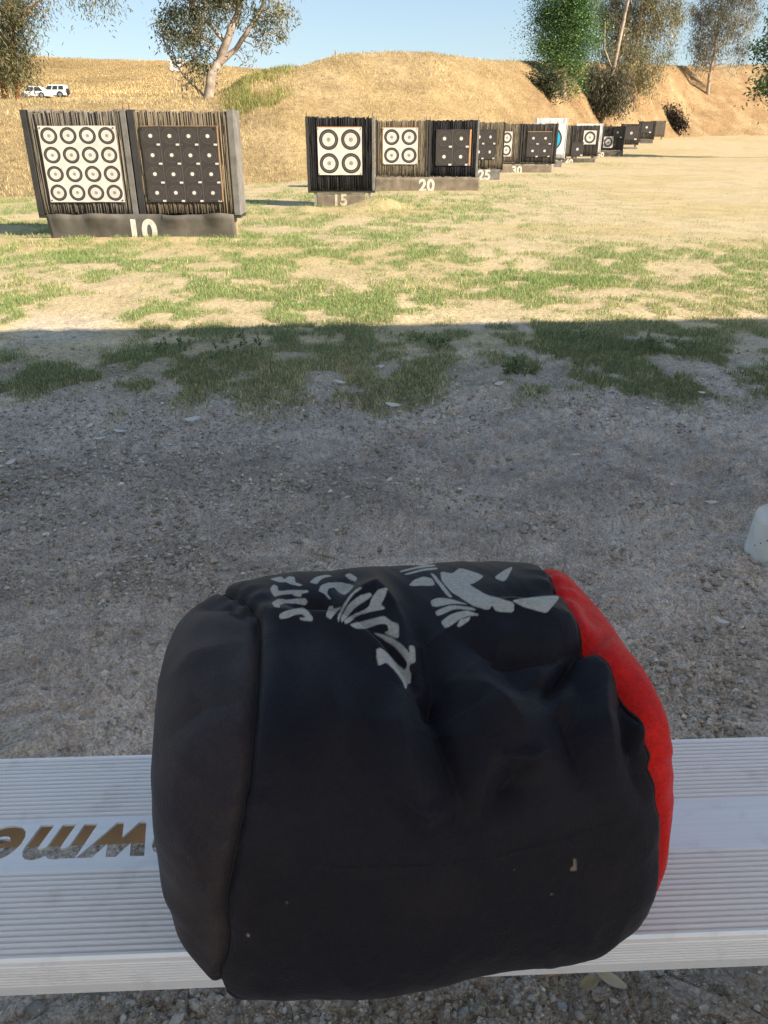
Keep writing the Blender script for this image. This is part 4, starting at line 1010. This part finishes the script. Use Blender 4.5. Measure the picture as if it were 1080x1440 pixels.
def scatter_stones():
    r = np.random.default_rng(21); n = 120000
    Y = .55*np.exp(r.random(n)*math.log(5.2/.55)); X = (r.random(n)*2-1)*.62*np.maximum(Y, .9)
    S = np.clip(.0022*np.exp(r.normal(0, .62, n))*np.clip(Y, .9, 3)**.7, .0014, .013)
    k = np.clip(.5+1.8*fbm(X*1.3, Y*1.3, 3)+1.2*fbm(X*5, Y*5, 2), .03, 1)*(1-.7*sstep(3.4, 4.6, Y)); keep = r.random(n) < k
    pebbles('gravel', X[keep], Y[keep], S[keep], 'small grey gravel and crumbs on the shaded dirt', 22, .7, False)
    # coarser gravel under the bench
    n = 1500; Y = r.uniform(.6, 1.0, n); X = r.uniform(-.75, .75, n); S = np.clip(.0036*np.exp(r.normal(0, .5, n)), .0016, .012)
    pebbles('coarse_gravel', X, Y, S, 'coarse pale pebbles under the bench', 23, .75)
scatter_stones()
def stone(px, py, s, seed, label, tone=(.4, .37, .33)):
    c = ghit(px, py); z = float(ground_z(np.array([c.x]), np.array([c.y]))[0]); r = np.random.default_rng(seed)
    bm = bmesh.new(); bmesh.ops.create_icosphere(bm, subdivisions=2, radius=1)
    k = r.uniform(0, 50); sx, sy, sz = r.uniform(.9, 1.35), r.uniform(.75, 1), r.uniform(.55, .75)
    for v in bm.verts:
        q = 1 + .35*float(fbm(np.array([v.co.x*1.3+k]), np.array([v.co.y*1.3+v.co.z*1.7]), 2)[0]); v.co = Vector((v.co.x*sx, v.co.y*sy, v.co.z*sz))*q*s
    me = bpy.data.meshes.new('stone'); bm.to_mesh(me); bm.free()
    a = me.color_attributes.new('tone', 'FLOAT_COLOR', 'POINT'); a.data.foreach_set('color', np.tile(np.array([*tone, 1], np.float32), len(me.vertices)))
    o = link('stone', me, M['stone'], smooth=True); o.location = (c.x, c.y, z + s*sz*.5); o.rotation_euler = (0, 0, r.uniform(0, 6)); tag(o, label, 'stone', 'loose stones on the dirt')
for i, a in enumerate([(694,747,.014,'rounded stone left of a small clod behind the bag'), (735,746,.016,'dull stone right of its pale neighbour behind the bag'), (10,748,.016,'pale stone at the left edge of the dirt'), (64,971,.009,'small oblong stone on dirt near the left end of the bench'), (119,1024,.010,'dark rounded stone just behind the bench on the left'),
                       (1008,826,.013,'pale pointed stone below the white bucket'), (407,648,.014,'small pale stone in the middle of the left dirt'), (148,886,.009,'pale flat stone on dirt left of the bag'), (62,884,.010,'grey stone in a pair at left of the dirt'), (716,642,.012,'tiny pale stone on centre dirt')]):
    stone(a[0], a[1], a[2], 40+i, a[3])
stone(902, 1372, .011, 60, 'bluish white pebble under the bench beside a dry leaf', (.55, .55, .56)); stone(787, 1413, .011, 61, 'bluish white pebble near the bottom edge', (.55, .56, .6)); stone(48, 1420, .014, 62, 'grey pebble in the bottom left gravel', (.36, .34, .3)); stone(925, 1374, .009, 63, 'second pale pebble right under the bench edge', (.5, .49, .48))
def leaf(px, py, L, W, rot, label, tone=(.74, .71, .66), curl=.3, name='dry_leaf', cat='leaf', z=.017):
    c = ghit(px, py); zz = float(ground_z(np.array([c.x]), np.array([c.y]))[0])
    n = 9; V = []; Fc = []
    for s in (0, 1):
        for i in range(n):
            t = i/(n-1); w = W*math.sin(math.pi*min(1, t*.96+.03))**.8*.5; zc = curl*L*(t-.5)**2
            for k in (-1, 0, 1): V.append(((t-.5)*L, k*w, zc + abs(k)*W*.22 + .0006*s))
    for i in range(n-1):
        for k in range(2):
            a = i*3+k; Fc.append((a, a+1, a+4, a+3)); Fc.append((3*n+a+3, 3*n+a+4, 3*n+a+1, 3*n+a))
    o = mesh_np(name, V, Fc, M['litter'], smooth=True, col=np.array(tone)*np.ones((len(V), 1)))
    o.location = (c.x, c.y, zz+z); o.rotation_euler = (random.uniform(.15, .6), random.uniform(-.25, .25), rot); tag(o, label, cat, 'dry leaves on the dirt')
for a in [(1012,888,.052,.014,-.95,'pale narrow leaf lying right of the red bag end'),(1000,712,.05,.016,-.5,'white curled leaf on dirt above the bucket'),(272,596,.085,.03,.4,'broad white leaf at the lower edge of the left grass'),(170,610,.07,.022,-.2,'long pale leaf scrap beside the left grass'),(142,622,.06,.018,.2,'pale leaf scrap left of the long scrap'),
          (128,604,.045,.02,1.2,'small upright pale leaf in the left grass edge'),(552,583,.08,.03,.1,'crumpled white scrap at the centre grass edge'),(548,690,.035,.014,.9,'small white leaf scrap on the open dirt'),(478,548,.07,.022,0,'flat pale leaf in the shaded centre grass'),(535,521,.06,.022,.2,'white scrap on the bare patch left of centre'),(702,549,.06,.024,.1,'white scrap left of the leafy weed'),(15,650,.05,.018,1.0,'white leaf at left edge of the dirt'),
          (808,646,.045,.013,-.3,'slim pale leaf on the right dirt'),(985,560,.05,.02,.3,'leaf scrap in the right grass'),(150,480+6,.06,.02,.3,'leaf scrap in the upper left shaded grass')]:
    leaf(*a)
leaf(858, 1388, .055, .018, -.65, 'pale dry leaf under the bench at bottom right', (.62, .52, .36)); leaf(826, 1395, .035, .02, .3, 'yellowish crumpled leaf beside the pale dry leaf', (.38, .31, .18)); leaf(1028, 1382, .06, .010, -.15, 'grey twig-like leaf at the bottom right corner', (.36, .32, .27), .05)
leaf(212, 1398, .03, .008, 1.2, 'reddish grey wood sliver under the bench on the left', (.34, .26, .22), .05); leaf(290, 1398, .03, .009, 1.0, 'pinkish pale chip beside the bag bottom', (.5, .42, .37), .05); leaf(797, 503, .07, .05, .5, 'small reddish brown clod of dead leaf on pale dirt', (.2, .13, .08), .5)
def litter():
    r = np.random.default_rng(33); n = 2600
    Y = .62*np.exp(r.random(n)*math.log(5.8/.62)); X = (r.random(n)*2-1)*.6*np.maximum(Y, .8)
    L = r.uniform(.006, .026, n)*np.clip(Y/1.6, .6, 1.5); W = L*r.uniform(.06, .3, n); a = r.uniform(0, 6.28, n)
    ax = np.stack([np.cos(a), np.sin(a), r.normal(0, .12, n)], 1); sd = np.stack([-np.sin(a), np.cos(a), r.normal(0, .2, n)], 1)
    P = np.stack([X, Y, ground_z(X, Y)+.004], 1)
    V = np.stack([P-ax*L[:, None]*.5, P+sd*W[:, None]*.5, P+ax*L[:, None]*.5, P-sd*W[:, None]*.5], 1).reshape(-1, 3)
    C = np.array([[.42, .36, .27], [.5, .46, .4], [.3, .24, .16]])[r.integers(0, 3, n)]*np.exp(r.normal(0, .2, (n, 1)))
    o = mesh_np('straw_litter', V, np.arange(4*n).reshape(-1, 4), M['litter'], col=np.repeat(C, 4, 0)); tag(o, 'scattered bits of straw and dry leaf on the dirt', 'litter', kind='stuff')
    n = 2600; X = r.uniform(-.1, .62, n); Y = r.uniform(.6, .85, n); X[:900] -= .55
    L = r.uniform(.012, .05, n); W = np.full(n, .0014); a = r.normal(.2, .8, n)
    ax = np.stack([np.cos(a), np.sin(a), r.normal(0, .15, n)], 1); sd = np.stack([-np.sin(a), np.cos(a), r.normal(0, .3, n)], 1); P = np.stack([X, Y, ground_z(X, Y)+.004], 1)
    V = np.stack([P-ax*L[:, None]*.5, P+sd*W[:, None]*.5, P+ax*L[:, None]*.5, P-sd*W[:, None]*.5], 1).reshape(-1, 3); C = np.array([[.3, .24, .15]])*np.exp(r.normal(0, .35, (n, 1)))
    o = mesh_np('straw_mat', V, np.arange(4*n).reshape(-1, 4), M['litter'], col=np.repeat(C, 4, 0)); tag(o, 'matted brown straw under the bench', 'litter', kind='stuff')
litter()
def straw():
    a, b = ghit(745, 1385), ghit(806, 1374); a.z = b.z = .012
    m = MB(); m.tube([a, a.lerp(b, .5)+Vector((0, 0, .004)), b], [.0016, .0018, .0016], 6); o = m.build('straw_stalk', M['card'], None, True); tag(o, 'single yellow straw stalk beside the bag under the bench', 'straw')
straw()

# ------------------------------------------------------------------ bucket at the right edge
def bucket():
    c = ghit(1116, 801); root = empty('upturned_bucket', (c.x, c.y+.10, 0)); tag(root, 'upturned white plastic bucket cut off by the right edge', 'bucket')
    z0 = float(ground_z(np.array([c.x]), np.array([c.y]))[0]) - .02; prof = [(.104, 0), (.108, .012), (.105, .02), (.099, .135), (.097, .147), (.091, .155), (.085, .156), (.083, .151), (.0, .15)]
    V = []; Fc = []; n = 48
    for r, z in prof:
        for k in range(n): q = 2*math.pi*k/n; V.append((r*math.cos(q), r*math.sin(q), z0+z))
    for i in range(len(prof)-1):
        for k in range(n): Fc.append((i*n+k, i*n+(k+1) % n, (i+1)*n+(k+1) % n, (i+1)*n+k))
    mesh_np('bucket_shell', V, Fc, M['bucket'], root, True)
    m = MB(); m.box(-.06, .02, -.006, .006, z0+.1495, z0+.1555); m.build('base_rib', M['bucket'], root, bevel=.0015)
    for k in range(6):
        q = math.radians(-112-k*11); zz = z0+.04+.018*((k*5) % 6); rr = .1045-.05*(zz-z0)
        m = MB(); m.tube([(rr*math.cos(q), rr*math.sin(q), zz), (1.02*rr*math.cos(q), 1.02*rr*math.sin(q), zz)], [.0025, .0025], 6); m.build('hole', M['board_dark'], root)
bucket()

# ------------------------------------------------------------------ vehicles and signs on the hill
def car(px0, px1, ybot, ytop, Y, prof_low, prof_cab, label, spare=False, boxy=False):
    p0, p1 = at(px0, ybot, Y), at(px1, ybot, Y); L = p1.x-p0.x; Hh = at(px0, ytop, Y).z-p0.z; zb = surf((p0.x+p1.x)/2, Y)
    root = empty('parked_car', ((p0.x+p1.x)/2, Y, max(zb, p0.z-.1))); tag(root, label, 'car', 'white cars parked on the hillside'); w = .88
    def sc(pr): return [((x-.5)*L, z*Hh) for x, z in pr]
    MB().prism(sc(prof_low), 'y', -w, w).build('body', M['car_white'], root, bevel=.06)
    m = MB(); cab = sc(prof_cab); n = len(cab); zt = max(z for _, z in cab); zl = min(z for _, z in cab)
    vs = []
    for s in (-1, 1):
        for x, z in cab: vs.append((x, s*(w-.04-.16*(z-zl)/(zt-zl)), z))
    m.add(vs, [tuple(range(n)), tuple(reversed(range(n, 2*n)))] + [(i, (i+1) % n, n+(i+1) % n, n+i) for i in range(n)])
    m.build('cabin', M['car_white'], root, bevel=.04)
    xs = sorted(x for x, _ in cab); a, b = xs[0], xs[-1]; k = 3 if boxy else 2
    tops = sorted(x for x, z in cab if z > zt-.05); ta, tb = tops[0], tops[-1]
    for s in (-1, 1):
        for i in range(k):
            f0, f1 = (i+.08)/k, (i+.92)/k; za, zc = zl+.1*(zt-zl), zl+.82*(zt-zl)
            def X(f, z): g = (z-zl)/(zt-zl); return (a+(ta-a)*g)*(1-f) + (b+(tb-b)*g)*f
            def Yy(z): return s*(w-.04-.16*(z-zl)/(zt-zl)+.012)
            q = [(X(f0, za), Yy(za), za), (X(f1, za), Yy(za), za), (X(f1, zc), Yy(zc), zc), (X(f0, zc), Yy(zc), zc)]
            MB().add(q + [(x, y-s*.02, z) for x, y, z in q], [(0,1,2,3),(7,6,5,4),(0,4,5,1),(1,5,6,2),(2,6,7,3),(3,7,4,0)]).build('window', M['glass'], root)
        for fx in (.2, .8):
            wx_ = (fx-.5)*L; m = MB(); R_ = .34 if not boxy else .4
            wh = MB().tube([(wx_, s*(w-.2), R_), (wx_, s*(w+.03), R_)], [R_, R_], 16).build('wheel', M['tyre'], root)
            MB().tube([(wx_, s*(w+.025), R_), (wx_, s*(w+.045), R_)], [R_*.58, R_*.55], 12).build('rim', M['chrome'], wh)
    if spare: MB().tube([(L/2-.02, 0, Hh*.5), (L/2+.2, 0, Hh*.5)], [.4, .38], 16).build('spare_wheel', M['tyre'], root)
    for s in (-1, 1): MB().box(L/2-.03, L/2+.015, s*.62-.09, s*.62+.09, Hh*.42, Hh*.56).build('tail_light', M['lamp_red'], root)
lowS = [(0,.16),(0,.42),(.03,.5),(.3,.56),(.97,.58),(1,.5),(1,.18)]
lowV = [(0,.2),(0,.5),(.02,.56),(.26,.6),(.99,.6),(1,.56),(1,.22)]
car(60.5, 96, 138.5, 119.5, 112, lowV, [(.24,.6),(.34,.97),(.4,1),(.96,1),(.98,.6)], 'boxy white off-road vehicle with spare wheel parked on the hillside', True, True)
car(30, 72, 140.5, 123, 106, lowS, [(.2,.55),(.4,.98),(.48,1),(.72,.98),(.9,.57)], 'white sedan parked left of the boxy white vehicle')
def sign():
    Y = 60; b = at(248, 105, Y); z = surf(b.x, Y); root = empty('white_signboard', (b.x, Y, z)); tag(root, 'white signboard on the hillside behind the eucalyptus leaves', 'sign')
    zt, zb = at(248, 82, Y).z - z, at(248, 100, Y).z - z; w = 7.5/F*Y*cP
    MB().box(-w, w, -.03, .03, zb, zt).build('panel', M['white_foam'], root, bevel=.01)
    for s in (-1, 1): MB().box(s*w*.7-.04, s*w*.7+.04, .032, .1, -.3, zt-.1).build('post', M['timber'], root)
    b = at(257, 140, 31); z = surf(b.x, 31); m = MB(); m.tube([(b.x, 31, z-.2), (b.x+.02, 31, at(257, 117, 31).z)], [.03, .025], 7); o = m.build('wooden_stake', M['timber'], None); tag(o, 'thin wooden stake left of the pale eucalyptus trunk', 'stake')
    p = hit(472, 79.5); m = MB(); m.tube([(p.x, p.y, p.z-.2), (p.x, p.y, p.z+.22)], [.04, .035], 7); o = m.build('wooden_stake', M['timber'], None); tag(o, 'short stake on the left brow of the mound', 'stake')
sign()
